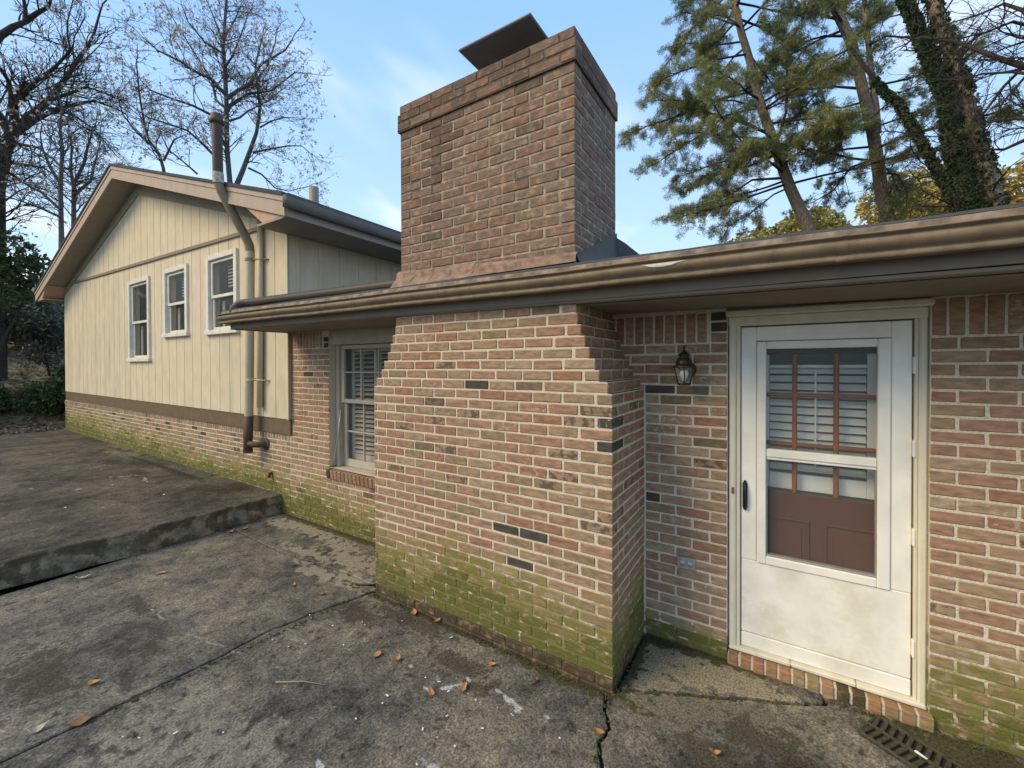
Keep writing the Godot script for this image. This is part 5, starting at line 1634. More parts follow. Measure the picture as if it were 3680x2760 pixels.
# a slab from an outline in x and z, shrunk a little so that a gap opens at the cracks
func slab(parent: Node, outline: Array, gap: float, y: float, thick: float, m: Material) -> void:
	var poly := PackedVector2Array(outline)
	var shrunk := Geometry2D.offset_polygon(poly, -gap, Geometry2D.JOIN_MITER)
	var best := poly
	if shrunk.size():
		best = shrunk[0]
		for s in shrunk:
			if s.size() > best.size():
				best = s
	var st := begin()
	var idx := Geometry2D.triangulate_polygon(best)
	var vert := func(p: Vector2, h: float) -> void:
		var deep := y - h
		st.set_uv(Vector2((p.x - PX0 + deep * 0.8) * PPM / PW, (p.y - PZ0 + deep) * PPM / PH))
		st.set_uv2((p + Vector2(deep * 0.8, deep)) * 0.8)
		st.add_vertex(Vector3(p.x, h, p.y))
	for t in range(0, idx.size(), 3):
		var a := best[idx[t]]
		var b := best[idx[t + 1]]
		var c := best[idx[t + 2]]
		if (b - a).cross(c - a) < 0.0:
			var sw := b
			b = c
			c = sw
		vert.call(a, y)
		vert.call(b, y)
		vert.call(c, y)
	for i in best.size():
		var a := best[i]
		var b := best[(i + 1) % best.size()]
		var lip := 0.006
		var mid := (a + b) * 0.5
		var out2 := (b - a).orthogonal().normalized()
		if Geometry2D.is_point_in_polygon(mid + out2 * 0.01, best):
			out2 = -out2
		var pa := a + out2 * lip
		var pb := b + out2 * lip
		for q in [[a, y, b, y, pb, y - lip, pa, y - lip], [pa, y - lip, pb, y - lip, pb, y - thick, pa, y - thick]]:
			var v := [Vector3(q[0].x, q[1], q[0].y), Vector3(q[2].x, q[3], q[2].y), Vector3(q[4].x, q[5], q[4].y), Vector3(q[6].x, q[7], q[6].y)]
			var order := [0, 1, 2, 0, 2, 3]
			if (v[0] - v[2]).cross(v[0] - v[1]).dot(Vector3(out2.x, 0.3, out2.y)) < 0.0:
				order = [0, 2, 1, 0, 3, 2]
			for o in order:
				vert.call(Vector2(v[o].x, v[o].z), v[o].y)
	put("concrete_slab", st, m, parent)


func concrete_mat(tex: Texture2D) -> StandardMaterial3D:
	var m := StandardMaterial3D.new()
	m.albedo_texture = tex
	m.albedo_color = Color.WHITE
	m.roughness = 0.85
	m.metallic_specular = 0.3
	m.heightmap_enabled = true
	m.heightmap_texture = T.patio_h
	m.heightmap_scale = 0.5
	m.detail_enabled = true
	m.detail_albedo = T.speck
	m.detail_uv_layer = BaseMaterial3D.DETAIL_UV_2
	m.detail_blend_mode = BaseMaterial3D.BLEND_MODE_MUL
	return m


func build_ground() -> void:
	var gp := MeshInstance3D.new()
	var pm := PlaneMesh.new()
	pm.size = Vector2(600, 600)
	gp.mesh = pm
	pm.material = M.ground
	gp.position.y = -0.22
	gp.name = "ground"
	add_child(gp)
	setting(gp)
	T.patio_h = ImageTexture.create_from_image(noise(0.12, 4, FastNoiseLite.TYPE_SIMPLEX_SMOOTH, 211).get_image(1024, 640))
	T.speck = grey(noise(0.16, 3, FastNoiseLite.TYPE_SIMPLEX_SMOOTH, 212), 512, 512, 0.38, 1.0, 1.7)
	M.concrete = concrete_mat(concrete_texture())
	var bed := begin()
	box(bed, Vector3(-4.7, -0.2, -0.1), Vector3(5.0, -0.028, 7.0))
	var patio := put("patio", bed, M.soil)
	setting(patio, "cracked grey concrete patio in front of the chimney")
	var crack_a := jagged([Vector2(-2.05, 0.63), Vector2(-2.19, 1.05), Vector2(-2.27, 1.39), Vector2(-2.26, 1.65), Vector2(-2.3, 2.05), Vector2(-2.31, 2.3), Vector2(-2.33, 2.6), Vector2(-2.4, 6.9)], 5, 0.008)
	var crack_b := jagged([Vector2(-4.62, 0.585), Vector2(-3.9, 0.62), Vector2(-3.5, 0.632), Vector2(-2.87, 0.592), Vector2(-2.57, 0.562), Vector2(-2.04, 0.575)], 5, 0.008)
	var crack_c := jagged([Vector2(-0.03, 0.655), Vector2(-0.006, 0.764), Vector2(0.062, 0.859), Vector2(0.04, 0.963), Vector2(0.106, 1.09), Vector2(0.2, 2.0), Vector2(0.3, 6.9)], 4, 0.006)
	var crack_d := jagged([Vector2(0.01, 0.60), Vector2(0.2, 0.50), Vector2(0.396, 0.407), Vector2(0.93, 0.157), Vector2(1.02, 0.10)], 4, 0.010)
	var rev := func(a: Array) -> Array:
		var b := a.duplicate()
		b.reverse()
		return b
	slab(patio, [Vector2(-4.62, -0.01)] + crack_b + [Vector2(-2.04, -0.01)], 0.012, 0.004, 0.06, M.concrete)
	slab(patio, crack_b + crack_a + [Vector2(-4.62, 6.9)], 0.013, 0.0, 0.06, M.concrete)
	slab(patio, crack_a + rev.call(crack_c), 0.014, -0.002, 0.06, M.concrete)
	slab(patio, crack_d + [Vector2(1.04, -0.03), Vector2(5.0, -0.03), Vector2(5.0, 6.9)] + rev.call(crack_c), 0.016, -0.002, 0.06, M.concrete)
	slab(patio, [Vector2(0.01, -0.01)] + crack_d + [Vector2(1.02, -0.01)], 0.015, 0.002, 0.06, M.concrete)
	# raised patio in front of the gabled house: a gently sloping top and a rough riser
	var up := begin()
	var ris := begin()
	var edge := jagged([Vector2(-4.60, -0.01), Vector2(-4.63, 0.5), Vector2(-4.655, 1.38), Vector2(-4.78, 2.24), Vector2(-4.95, 3.4), Vector2(-5.3, 7.5)], 6, 0.012)
	var vert := func(p: Vector3) -> void:
		up.set_uv(Vector2((p.x - PX0 + 7.7) * PPM / PW * 0.8, (p.z + p.y - PZ0) * PPM / PH * 0.8 + 0.07))
		up.set_uv2(Vector2(p.x, p.z + p.y) * 0.8)
		up.add_vertex(p)
	var lift := func(x: float) -> float: return 0.231 + 0.0047 * (-4.6 - x)
	for i in edge.size() - 1:
		var a: Vector2 = edge[i]
		var b: Vector2 = edge[i + 1]
		var n := 12
		for k in n:
			var xa0 := lerpf(a.x - 0.012, -14.75, float(k) / n)
			var xa1 := lerpf(a.x - 0.012, -14.75, float(k + 1) / n)
			var xb0 := lerpf(b.x - 0.012, -14.75, float(k) / n)
			var xb1 := lerpf(b.x - 0.012, -14.75, float(k + 1) / n)
			var q := [Vector3(xa0, lift.call(xa0), a.y), Vector3(xb0, lift.call(xb0), b.y), Vector3(xb1, lift.call(xb1), b.y), Vector3(xa1, lift.call(xa1), a.y)]
			for o in [0, 1, 2, 0, 2, 3]:
				vert.call(q[o])
		var bulge_a := 0.015 * sin(i * 1.7)
		var bulge_b := 0.015 * sin((i + 1) * 1.7)
		var col := [[-0.012, 0.0], [0.0, -0.014], [0.004, -0.08], [0.01, -0.15], [0.018, -0.24]]
		for r in col.size() - 1:
			var bend := 1.0 if r > 0 else 0.0
			var bend2 := 1.0 if r + 1 > 1 else 0.0
			var q := [Vector3(a.x + col[r][0] + bulge_a * bend * r * 0.3, lift.call(a.x) + col[r][1], a.y), Vector3(b.x + col[r][0] + bulge_b * bend * r * 0.3, lift.call(b.x) + col[r][1], b.y), Vector3(b.x + col[r + 1][0] + bulge_b * bend2 * (r + 1) * 0.3, lift.call(b.x) + col[r + 1][1], b.y), Vector3(a.x + col[r + 1][0] + bulge_a * bend2 * (r + 1) * 0.3, lift.call(a.x) + col[r + 1][1], a.y)]
			for o in [0, 2, 1, 0, 3, 2]:
				ris.add_vertex(q[o])
	var worn: StandardMaterial3D = M.concrete.duplicate()
	worn.albedo_color = Color(0.82, 0.81, 0.79)
	var raised := put("raised_patio", up, worn)
	setting(raised, "raised stained concrete patio along the cream house")
	put("riser", ris, M.riser, raised)
	# wooded bank rising beyond the house
	var hl := begin(true)
	var hn := noise(0.25, 3, FastNoiseLite.TYPE_SIMPLEX_SMOOTH, 221)
	var hy := func(x: float, z: float) -> float: return hill_y(x, z, hn)
	for i in 40:
		for j in 50:
			var xa := -14.7 - i * i * 0.035
			var xb := -14.7 - (i + 1) * (i + 1) * 0.035
			var za := -45.0 + j * 1.8
			var zb := za + 1.8
			quad(hl, Vector3(xa, hy.call(xa, za), za), Vector3(xb, hy.call(xb, za), za), Vector3(xb, hy.call(xb, zb), zb), Vector3(xa, hy.call(xa, zb), zb), Vector3.UP)
	setting(put("hillside", hl, M.hill), "leaf-strewn bank rising beyond the cream house")


func hill_y(x: float, z: float, n: FastNoiseLite) -> float:
	var t := maxf(0.0, -14.85 - x)
	return 0.24 + 0.235 * t * smoothstep(0.0, 2.5, t) - 0.0008 * t * t + n.get_noise_2d(x, z) * 0.12 * minf(1.0, t)


# ---------------------------------------------------------------- small things on the ground
func leaf_shape(length: float, width: float, curl: float) -> SurfaceTool:
	var st := begin()
	var rows := []
	for i in 6:
		var t := i / 5.0
		var w := width * 0.5 * sin(PI * pow(t, 0.8)) * rng.randf_range(0.8, 1.15) + 0.001
		var y := curl * (4.0 * (t - 0.5) * (t - 0.5)) + 0.003
		rows.append([Vector3((t - 0.5) * length, y + curl * 0.7, -w), Vector3((t - 0.5) * length, y, 0), Vector3((t - 0.5) * length, y + curl * rng.randf_range(0.2, 0.9), w)])
	for i in 5:
		for k in 2:
			quad(st, rows[i][k], rows[i + 1][k], rows[i + 1][k + 1], rows[i][k + 1], Vector3.UP)
	return st


func build_litter() -> void:
	var leaves := [
		[-1.53, 0.69, 0.11, "tan", "folded orange-brown leaf on the ground by the mossy left half of the chimney base"],
		[-1.32, 0.665, 0.075, "tan", "small orange leaf touching the chimney base right of the folded one"],
		[-1.40, 1.14, 0.085, "tan", "flat orange leaf with a pointed tip, left one of a pair on dark concrete"],
		[-1.25, 1.10, 0.07, "tan", "upright curled orange leaf, right one of a pair on dark concrete"],
		[-0.72, 0.82, 0.075, "tan", "lone orange leaf between the white paint splashes and the chimney"],
		[-0.88, 1.18, 0.085, "tan", "rounded orange leaf left of the white paint splash"],
		[-0.745, 1.06, 0.10, "tan", "long pointed orange leaf lying on the white paint splash"],
		[-0.42, 0.78, 0.05, "brown", "small dark brown leaf near the right end of the chimney base"],
		[0.03, 0.925, 0.075, "tan", "orange leaf beside the wide crack in front of the chimney corner"],
		[-2.63, 2.17, 0.10, "tan", "twisted tan leaf on the concrete left of the long crack"],
		[-3.94, 1.44, 0.12, "tan", "tan leaf lying alone on the patio below the raised slab"],
		[-4.41, 1.83, 0.12, "pale", "whitish leaf near the dark foot of the raised slab"],
		[-4.12, 1.67, 0.08, "tan", "thin yellowish leaf between the whitish leaf and the tan one"],
		[-2.71, 0.93, 0.08, "tan", "small leaf on concrete left of the chimney, between the two cracks"],
		[-2.38, 0.89, 0.09, "brown", "brown leaf on concrete just above the long crack near the chimney"],
		[0.24, 0.25, 0.06, "brown", "rust-brown leaf on the pale triangle of concrete by the door"],
		[-4.71, 0.79, 0.13, "tan", "biggest leaf leaning on the foot of the raised slab"],
		[-4.60, 0.61, 0.09, "brown", "brown leaf tucked in the corner under the raised slab"],
		[-4.44, 0.65, 0.09, "tan", "short tan leaf at the left end of the thin crack"],
		[-4.40, 0.53, 0.10, "tan", "narrow tan leaf behind the thin crack near the wall"],
		[0.545, 0.75, 0.06, "tan", "orange leaf on the dirty concrete before the door"],
		[-2.43, 2.41, 0.09, "pale", "pale grey-green leaf beside the long crack in the foreground"],
		[-2.31, 2.29, 0.12, "brown", "dry brown leaf curled over the long crack in the foreground"],
	]
	for l in leaves:
		var o := put("fallen_leaf", leaf_shape(l[2] * 0.82, l[2] * 0.82 * rng.randf_range(0.42, 0.6), rng.randf_range(0.006, 0.018)), M["leaf_" + l[3]])
		o.position = Vector3(l[0], 0.003, l[1])
		o.rotation.y = rng.randf() * TAU
		tag(o, l[4], "leaf", "fallen leaves on the patio")
	var st := begin(true)
	tube(st, [Vector3(-1.72, 0.006, 1.60), Vector3(-1.58, 0.008, 1.51), Vector3(-1.45, 0.006, 1.46)], 0.004, 0.0025, 6, true)
	tag(put("twig", st, M.twig), "thin pale twig lying in the middle of the patio", "twig")
	st = begin(true)
	tube(st, [Vector3(-2.26, 0.012, 0.655), Vector3(-2.15, 0.014, 0.60), Vector3(-2.05, 0.02, 0.56)], 0.008, 0.009, 8, true)
	tag(put("stick", st, M.black), "short black stick against the left foot of the chimney", "stick")
	# flakes of white paint: nobody could count them
	var fl := begin()
	for i in 80:
		var x := rng.randf_range(-2.2, 0.9)
		var z := rng.randf_range(0.62, 2.3)
		if i % 3 == 0:
			x = rng.randfn(-0.75, 0.35)
			z = rng.randfn(1.15, 0.25)
		if i % 7 == 0:
			x = rng.randf_range(-12, -5)
			z = rng.randf_range(0.2, 1.6)
		if z < 0.67 and x < 0.05:
			continue
		var y := 0.004 if x > -4.6 else 0.235 + 0.0047 * (-4.6 - x)
		var s := rng.randf_range(0.002, 0.0055) * (1.0 if x > -4.6 else 2.2)
		var a := rng.randf() * TAU
		var u := Vector3(cos(a), 0, sin(a)) * s * rng.randf_range(1.0, 2.2)
		var v := Vector3(-sin(a), 0, cos(a)) * s
		var c := Vector3(x, y + 0.002, z)
		quad(fl, c - u - v, c + u - v * 0.6, c + u * 0.8 + v, c - u + v * 0.7, Vector3.UP)
	var fo := put("paint_flakes", fl, M.chip)
	tag(bulk(fo), "scattered white paint flakes on the concrete", "paint flakes")
	var lines := [[Vector2(0.01, 0.60), Vector2(0.4, 0.405)], [Vector2(0.4, 0.405), Vector2(0.95, 0.15)], [Vector2(0.95, 0.08), Vector2(1.75, 0.03)], [Vector2(-2.0, 0.66), Vector2(0.0, 0.665)], [Vector2(0.015, 0.62), Vector2(0.02, 0.03)], [Vector2(0.02, 0.02), Vector2(0.53, 0.02)], [Vector2(-4.56, 0.02), Vector2(-2.05, 0.02)], [Vector2(-4.6, 0.3), Vector2(-4.75, 2.2)], [Vector2(-2.07, 0.64), Vector2(-2.3, 2.3)], [Vector2(-0.02, 0.67), Vector2(0.08, 1.1)]]
	var tufts := []
	var grit := []
	for l in lines:
		for i in int(l[0].distance_to(l[1]) * 150):
			var p: Vector2 = l[0].lerp(l[1], rng.randf()) + Vector2(rng.randfn(0, 0.012), absf(rng.randfn(0, 0.014)))
			var xf := Transform3D(Basis.from_euler(Vector3(rng.randf() * TAU, rng.randf() * TAU, 0)).scaled(Vector3.ONE * rng.randf_range(0.4, 1.3)), Vector3(p.x, 0.004, p.y))
			if rng.randf() < 0.55 and patchy.get_noise_2d(p.x * 3.0, p.y * 3.0) > -0.1:
				tufts.append(xf)
			elif rng.randf() < 0.6:
				grit.append(xf)
	var mo := scatter("moss_tufts", self, clump(7, 0.012, 0.003, 2.0), M.moss_leaf, tufts)
	tag(bulk(mo), "dark green moss growing in the concrete cracks and along the walls", "moss")
	var gs := begin()
	soft_box(gs, Vector3(-0.006, -0.004, -0.005), Vector3(0.006, 0.004, 0.005), 0.003, 0.002)
	gs.generate_normals()
	var go := scatter("grit", self, gs.commit(), M.grit, grit)
	tag(bulk(go), "dark crumbs of dirt along the cracks and wall feet", "grit")
	# cast iron drain grate by the door
	var g := thing("drain_grate", "dark mossy slotted drain grate set in the concrete by the door sill", "grate")
	var fr := begin()
	var o := Vector3(1.33, -0.002, 0.235)
	var ux := Vector3(0.86, 0, 0.51).normalized()
	var uz := Vector3(-0.51, 0, 0.86).normalized()
	g.transform = Transform3D(Basis(ux, Vector3.UP, uz), o + ux * 0.14)
	for e in [[-0.30, 0.30, -0.105, -0.09], [-0.30, 0.30, 0.09, 0.105], [-0.30, 0.30, -0.008, 0.008], [-0.30, -0.288, -0.09, 0.09], [0.288, 0.30, -0.09, 0.09]]:
		soft_box(fr, Vector3(e[0], 0.004, e[2]), Vector3(e[1], 0.022, e[3]), 0.004)
	put("frame", fr, M.iron, g)
	var pit := begin()
	box(pit, Vector3(-0.29, 0.0, -0.1), Vector3(0.29, 0.006, 0.1))
	put("pit", pit, M.soil, g)
	for r in 2:
		for i in 17:
			var b := begin()
			var z0 := -0.089 if r == 0 else 0.009
			soft_box(b, Vector3(-0.0095, 0.0065, z0), Vector3(0.0095, 0.020, z0 + 0.08), 0.003)
			var bo := put("bar", b, M.iron, g)
			bo.position.x = -0.272 + 0.034 * i
			bo.rotation.y = 0.14 if r == 0 else -0.14
	var ch := begin()
	soft_box(ch, Vector3(-0.022, 0, -0.007), Vector3(0.022, 0.004, 0.007), 0.002, 0.002)
	var co := put("paint_chip", ch, M.chip)
	co.position = Vector3(1.375, 0.023, 0.27)
	co.rotation.y = -0.7
	tag(co, "long white paint chip lying on the drain grate", "paint chip")


# ---------------------------------------------------------------- trees
func scatter(called: String, parent: Node, me: Mesh, m: Material, list: Array) -> Node3D:
	var src := me.surface_get_arrays(0)
	var sv: PackedVector3Array = src[Mesh.ARRAY_VERTEX]
	var sn: PackedVector3Array = src[Mesh.ARRAY_NORMAL]
	var v := PackedVector3Array()
	var n := PackedVector3Array()
	for xf: Transform3D in list:
		v.append_array(xf * sv)
		n.append_array(Transform3D(xf.basis.orthonormalized(), Vector3.ZERO) * sn)
	var arrays := []
	arrays.resize(Mesh.ARRAY_MAX)
	arrays[Mesh.ARRAY_VERTEX] = v
	arrays[Mesh.ARRAY_NORMAL] = n
	var am := ArrayMesh.new()
	am.add_surface_from_arrays(Mesh.PRIMITIVE_TRIANGLES, arrays)
	am.surface_set_material(0, m)
	var o := MeshInstance3D.new()
	o.mesh = am
	o.name = called
	parent.add_child(o, true)
	return o


func rand_dir() -> Vector3:
	var z := rng.randf_range(-1, 1)
	var a := rng.randf() * TAU
	return Vector3(cos(a) * sqrt(1 - z * z), z, sin(a) * sqrt(1 - z * z))


func turned(at: Vector3, dir: Vector3, size: float) -> Transform3D:
	var y := dir.normalized()
	var x := y.cross(rand_dir()).normalized()
	return Transform3D(Basis(x, y, x.cross(y)).scaled(Vector3.ONE * size), at)


# leaf clump: n bent blades round the origin
func clump(n: int, length: float, width: float, spread: float) -> Mesh:
	var st := begin()
	for i in n:
		var d := (Vector3.UP + rand_dir() * spread).normalized()
		var s := d.cross(rand_dir()).normalized() * width
		var b := rand_dir() * length * 0.25
		var l := length * rng.randf_range(0.6, 1.1)
		var mid := b + d * l * 0.55
		tri(st, b, mid - s, mid + s, s.cross(d))
		tri(st, mid - s, mid + s, b + d * l + Vector3.DOWN * l * 0.12, s.cross(d))
	st.generate_normals()
	return st.commit()


func along(pts: Array, t: float) -> Array:
	var total := 0.0
	for i in pts.size() - 1:
		total += pts[i].distance_to(pts[i + 1])
	var want := t * total
	for i in pts.size() - 1:
		var l: float = pts[i].distance_to(pts[i + 1])
		if want <= l or i == pts.size() - 2:
			return [pts[i].lerp(pts[i + 1], clampf(want / maxf(l, 1e-4), 0, 1)), (pts[i + 1] - pts[i]).normalized(), total]
		want -= l
	return [pts[-1], Vector3.UP, total]


func twig(st: SurfaceTool, at: Vector3, dir: Vector3, length: float, r: float, depth: int, tips: Array, lift: float) -> void:
	var pts := [at]
	var d := dir
	var n := 4 if depth > 0 else 3
	for i in n:
		d = (d + rand_dir() * 0.28 + Vector3.UP * lift).normalized()
		pts.append(pts[-1] + d * length / n)
	tube(st, pts, r, r * 0.35, 3 if depth < 2 else 4)
	tips.append([pts[-1], d])
	if depth == 0:
		return
	var kids := rng.randi_range(3, 5)
	for k in kids:
		var q := along(pts, rng.randf_range(0.25, 0.98))
		var side := rand_dir()
		side = (side - q[1] * side.dot(q[1])).normalized()
		twig(st, q[0], (q[1] * 0.75 + side * rng.randf_range(0.5, 0.9)).normalized(), length * rng.randf_range(0.4, 0.65), r * 0.55, depth - 1, tips, lift)


func bare_tree(called: String, label: String, group: String, limbs: Array, m: Material, per_metre: float, twig_len: float, leaf_share: float, lift := 0.05) -> Node3D:
	var t := thing(called, label, "tree", group)
	var tips := []
	for i in limbs.size():
		var st := begin(true)
		tube(st, limbs[i][2], limbs[i][0], limbs[i][1], 8)
		put("trunk" if i == 0 else "limb", st, m, t)
	var tw := begin(true)
	for i in limbs.size():
		var pts: Array = limbs[i][2]
		var total: float = along(pts, 0.5)[2]
		var n := int(total * per_metre) + 2
		for k in n:
			var f := rng.randf_range(0.15 if i > 0 else 0.55, 1.0)
			var q := along(pts, f)
			var side := rand_dir()
			side = (side - q[1] * side.dot(q[1])).normalized()
			var r := lerpf(limbs[i][0], limbs[i][1], f) * 0.4
			twig(tw, q[0], (q[1] * 0.8 + side * 0.8).normalized(), twig_len * rng.randf_range(0.6, 1.2), clampf(r, 0.012, 0.03), 2, tips, lift)
		twig(tw, pts[-1], (pts[-1] - pts[-2]).normalized(), twig_len, maxf(limbs[i][1], 0.012), 2, tips, lift)
	put("twigs", tw, m, t)
	if leaf_share > 0.0:
		var list := []
		for q in tips:
			if rng.randf() < leaf_share:
				for k in 2:
					list.append(turned(q[0] + rand_dir() * 0.1, rand_dir(), rng.randf_range(0.7, 1.3)))
		scatter("leaves", t, clump(3, 0.13, 0.035, 1.6), M.pale_leaf, list)
	return t


func pine(called: String, label: String, group: String, limbs: Array, extra: int, sunlit_share: float) -> void:
	var t := thing(called, label, "tree", group)
	var tufts := []
	var lit := []  # tufts that get the needle colour with sunlight painted in
	for i in limbs.size():
		var st := begin(true)
		tube(st, limbs[i][2], limbs[i][0] * 0.64, limbs[i][1] * 0.7, 9)
		if limbs[i][0] > 0.15:
			var tip: Vector3 = limbs[i][2][-1]
			var lean: Vector3 = (tip - limbs[i][2][-2]).normalized()
			tube(st, [tip, tip + lean * 1.5, tip + (lean + Vector3.UP * 0.3) * 3.0], limbs[i][1] * 0.7, 0.02, 7)
		put("trunk" if i == 0 else "limb", st, M.bark_pine if i == 0 or limbs[i][0] > 0.15 else M.bark_dark, t)
	var tw := begin(true)
	var paths := []
	for i in range(1, limbs.size()):
		paths.append(limbs[i][2])
	# more boughs all round the trunk
	for k in extra:
		var q := along(limbs[0][2], rng.randf_range(0.5, 0.98))
		var a := rng.randf() * TAU
		var d := Vector3(cos(a), rng.randf_range(-0.1, 0.35), sin(a)).normalized()
		var l := rng.randf_range(2.2, 4.6)
		var pts := [q[0]]
		for s in 4:
			d = (d + Vector3(0, rng.randf_range(-0.2, 0.12), 0) + rand_dir() * 0.12).normalized()
			pts.append(pts[-1] + d * l / 4.0)
		tube(tw, pts, 0.05, 0.015, 5)
		paths.append(pts)
	for pts in paths:
		var total: float = along(pts, 0.5)[2]
		for k in int(total * 6.0) + 6:
			var f := rng.randf_range(0.3, 1.0)
			var q := along(pts, f)
			var side := rand_dir()
			side.y = side.y * 0.5
			var d: Vector3 = (q[1] * 0.9 + side * 0.9).normalized()
			var l := rng.randf_range(0.4, 1.1)
			var end: Vector3 = q[0] + d * l + Vector3.DOWN * 0.05
			tube(tw, [q[0], q[0] + d * l * 0.5 + Vector3.UP * 0.05, end], 0.014, 0.007, 3)
			for j in 10:
				var at: Vector3 = q[0].lerp(end, rng.randf_range(0.6, 1.08)) + rand_dir() * 0.13
				var xf := turned(at, d + Vector3.UP * 0.5 + rand_dir() * 0.5, rng.randf_range(0.75, 1.3))
				if rng.randf() < sunlit_share:
					lit.append(xf)
				else:
					tufts.append(xf)
	put("boughs", tw, M.bark_dark, t)
	var tuft := clump(28, 0.15, 0.0055, 2.4)
	scatter("needles", t, tuft, M.needle, tufts)
	scatter("needles", t, tuft, M.needle_sunlit, lit)


func ivy_trunk(called: String, label: String, group: String, limbs: Array, leaves: int, m: Material) -> void:
	var t := thing(called, label, "tree", group)
	var st := begin(true)
	tube(st, limbs[0][2], limbs[0][0] * 0.85, limbs[0][1] * 0.85, 10)
	var tip: Vector3 = limbs[0][2][-1]
	var lean: Vector3 = (tip - limbs[0][2][-2]).normalized()
	tube(st, [tip, tip + lean * 1.6, tip + (lean + Vector3.UP * 0.2) * 3.4, tip + (lean + Vector3.UP * 0.5) * 4.6], limbs[0][1] * 0.85, 0.02, 8)
	put("trunk", st, m, t)
	var list := []
	for i in leaves:
		var f := pow(rng.randf(), 1.25)
		var q := along(limbs[0][2], 0.3 + 0.7 * f)
		var side := rand_dir()
		side = (side - q[1] * side.dot(q[1])).normalized()
		var r := lerpf(limbs[0][0], limbs[0][1], f) * rng.randf_range(0.85, 1.1)
		if patchy.get_noise_3dv(q[0] * 0.6 + side) < -0.15 and rng.randf() < 0.8:
			continue
		list.append(turned(q[0] + side * r, side + Vector3.DOWN * 0.6, rng.randf_range(0.7, 1.4)))
	scatter("ivy", t, clump(6, 0.075, 0.028, 1.2), M.ivy, list)
	var tips := []
	var tw := begin(true)
	for i in 9:
		var q := along(limbs[0][2], rng.randf_range(0.45, 1.0))
		var side := rand_dir()
		side = (side - q[1] * side.dot(q[1])).normalized()
		twig(tw, q[0], (side + q[1] * 0.3).normalized(), rng.randf_range(1.0, 2.6), 0.028, 2, tips, 0.0)
	put("twigs", tw, M.bark_dark, t)


# a leafy mass of clumps spread through several lobes, with a stem that shows below
func leafy(called: String, label: String, category: String, group: String, base: Vector3, lobes: Array, count: int, size: float, m: Material, bark: Material) -> void:
	var t := thing(called, label, category, group)
	t.position = base
	var list := []
	var total := 0.0
	for l in lobes:
		total += pow(l[1].x * l[1].y * l[1].z, 0.67)
	var st := begin(true)
	for l in lobes:
		tube(st, [Vector3(rng.randf_range(-0.1, 0.1), -0.4, rng.randf_range(-0.1, 0.1)), l[0] * 0.5 + rand_dir() * 0.1, l[0]], 0.03 + 0.03 * l[1].y, 0.01, 6)
		var n := int(count * pow(l[1].x * l[1].y * l[1].z, 0.67) / total)
		for i in n:
			var d := rand_dir()
			var r := pow(rng.randf(), 0.4)
			var p: Vector3 = l[0] + d * r * l[1]
			if patchy.get_noise_3dv((p + base) * 1.1) < -0.18:
				continue
			list.append(turned(p, d + Vector3.UP * 0.6 + rand_dir() * 0.7, rng.randf_range(0.7, 1.35) * size))
	put("stem", st, bark, t)
	scatter("crown", t, clump(6, 0.22, 0.05, 1.4), m, list)


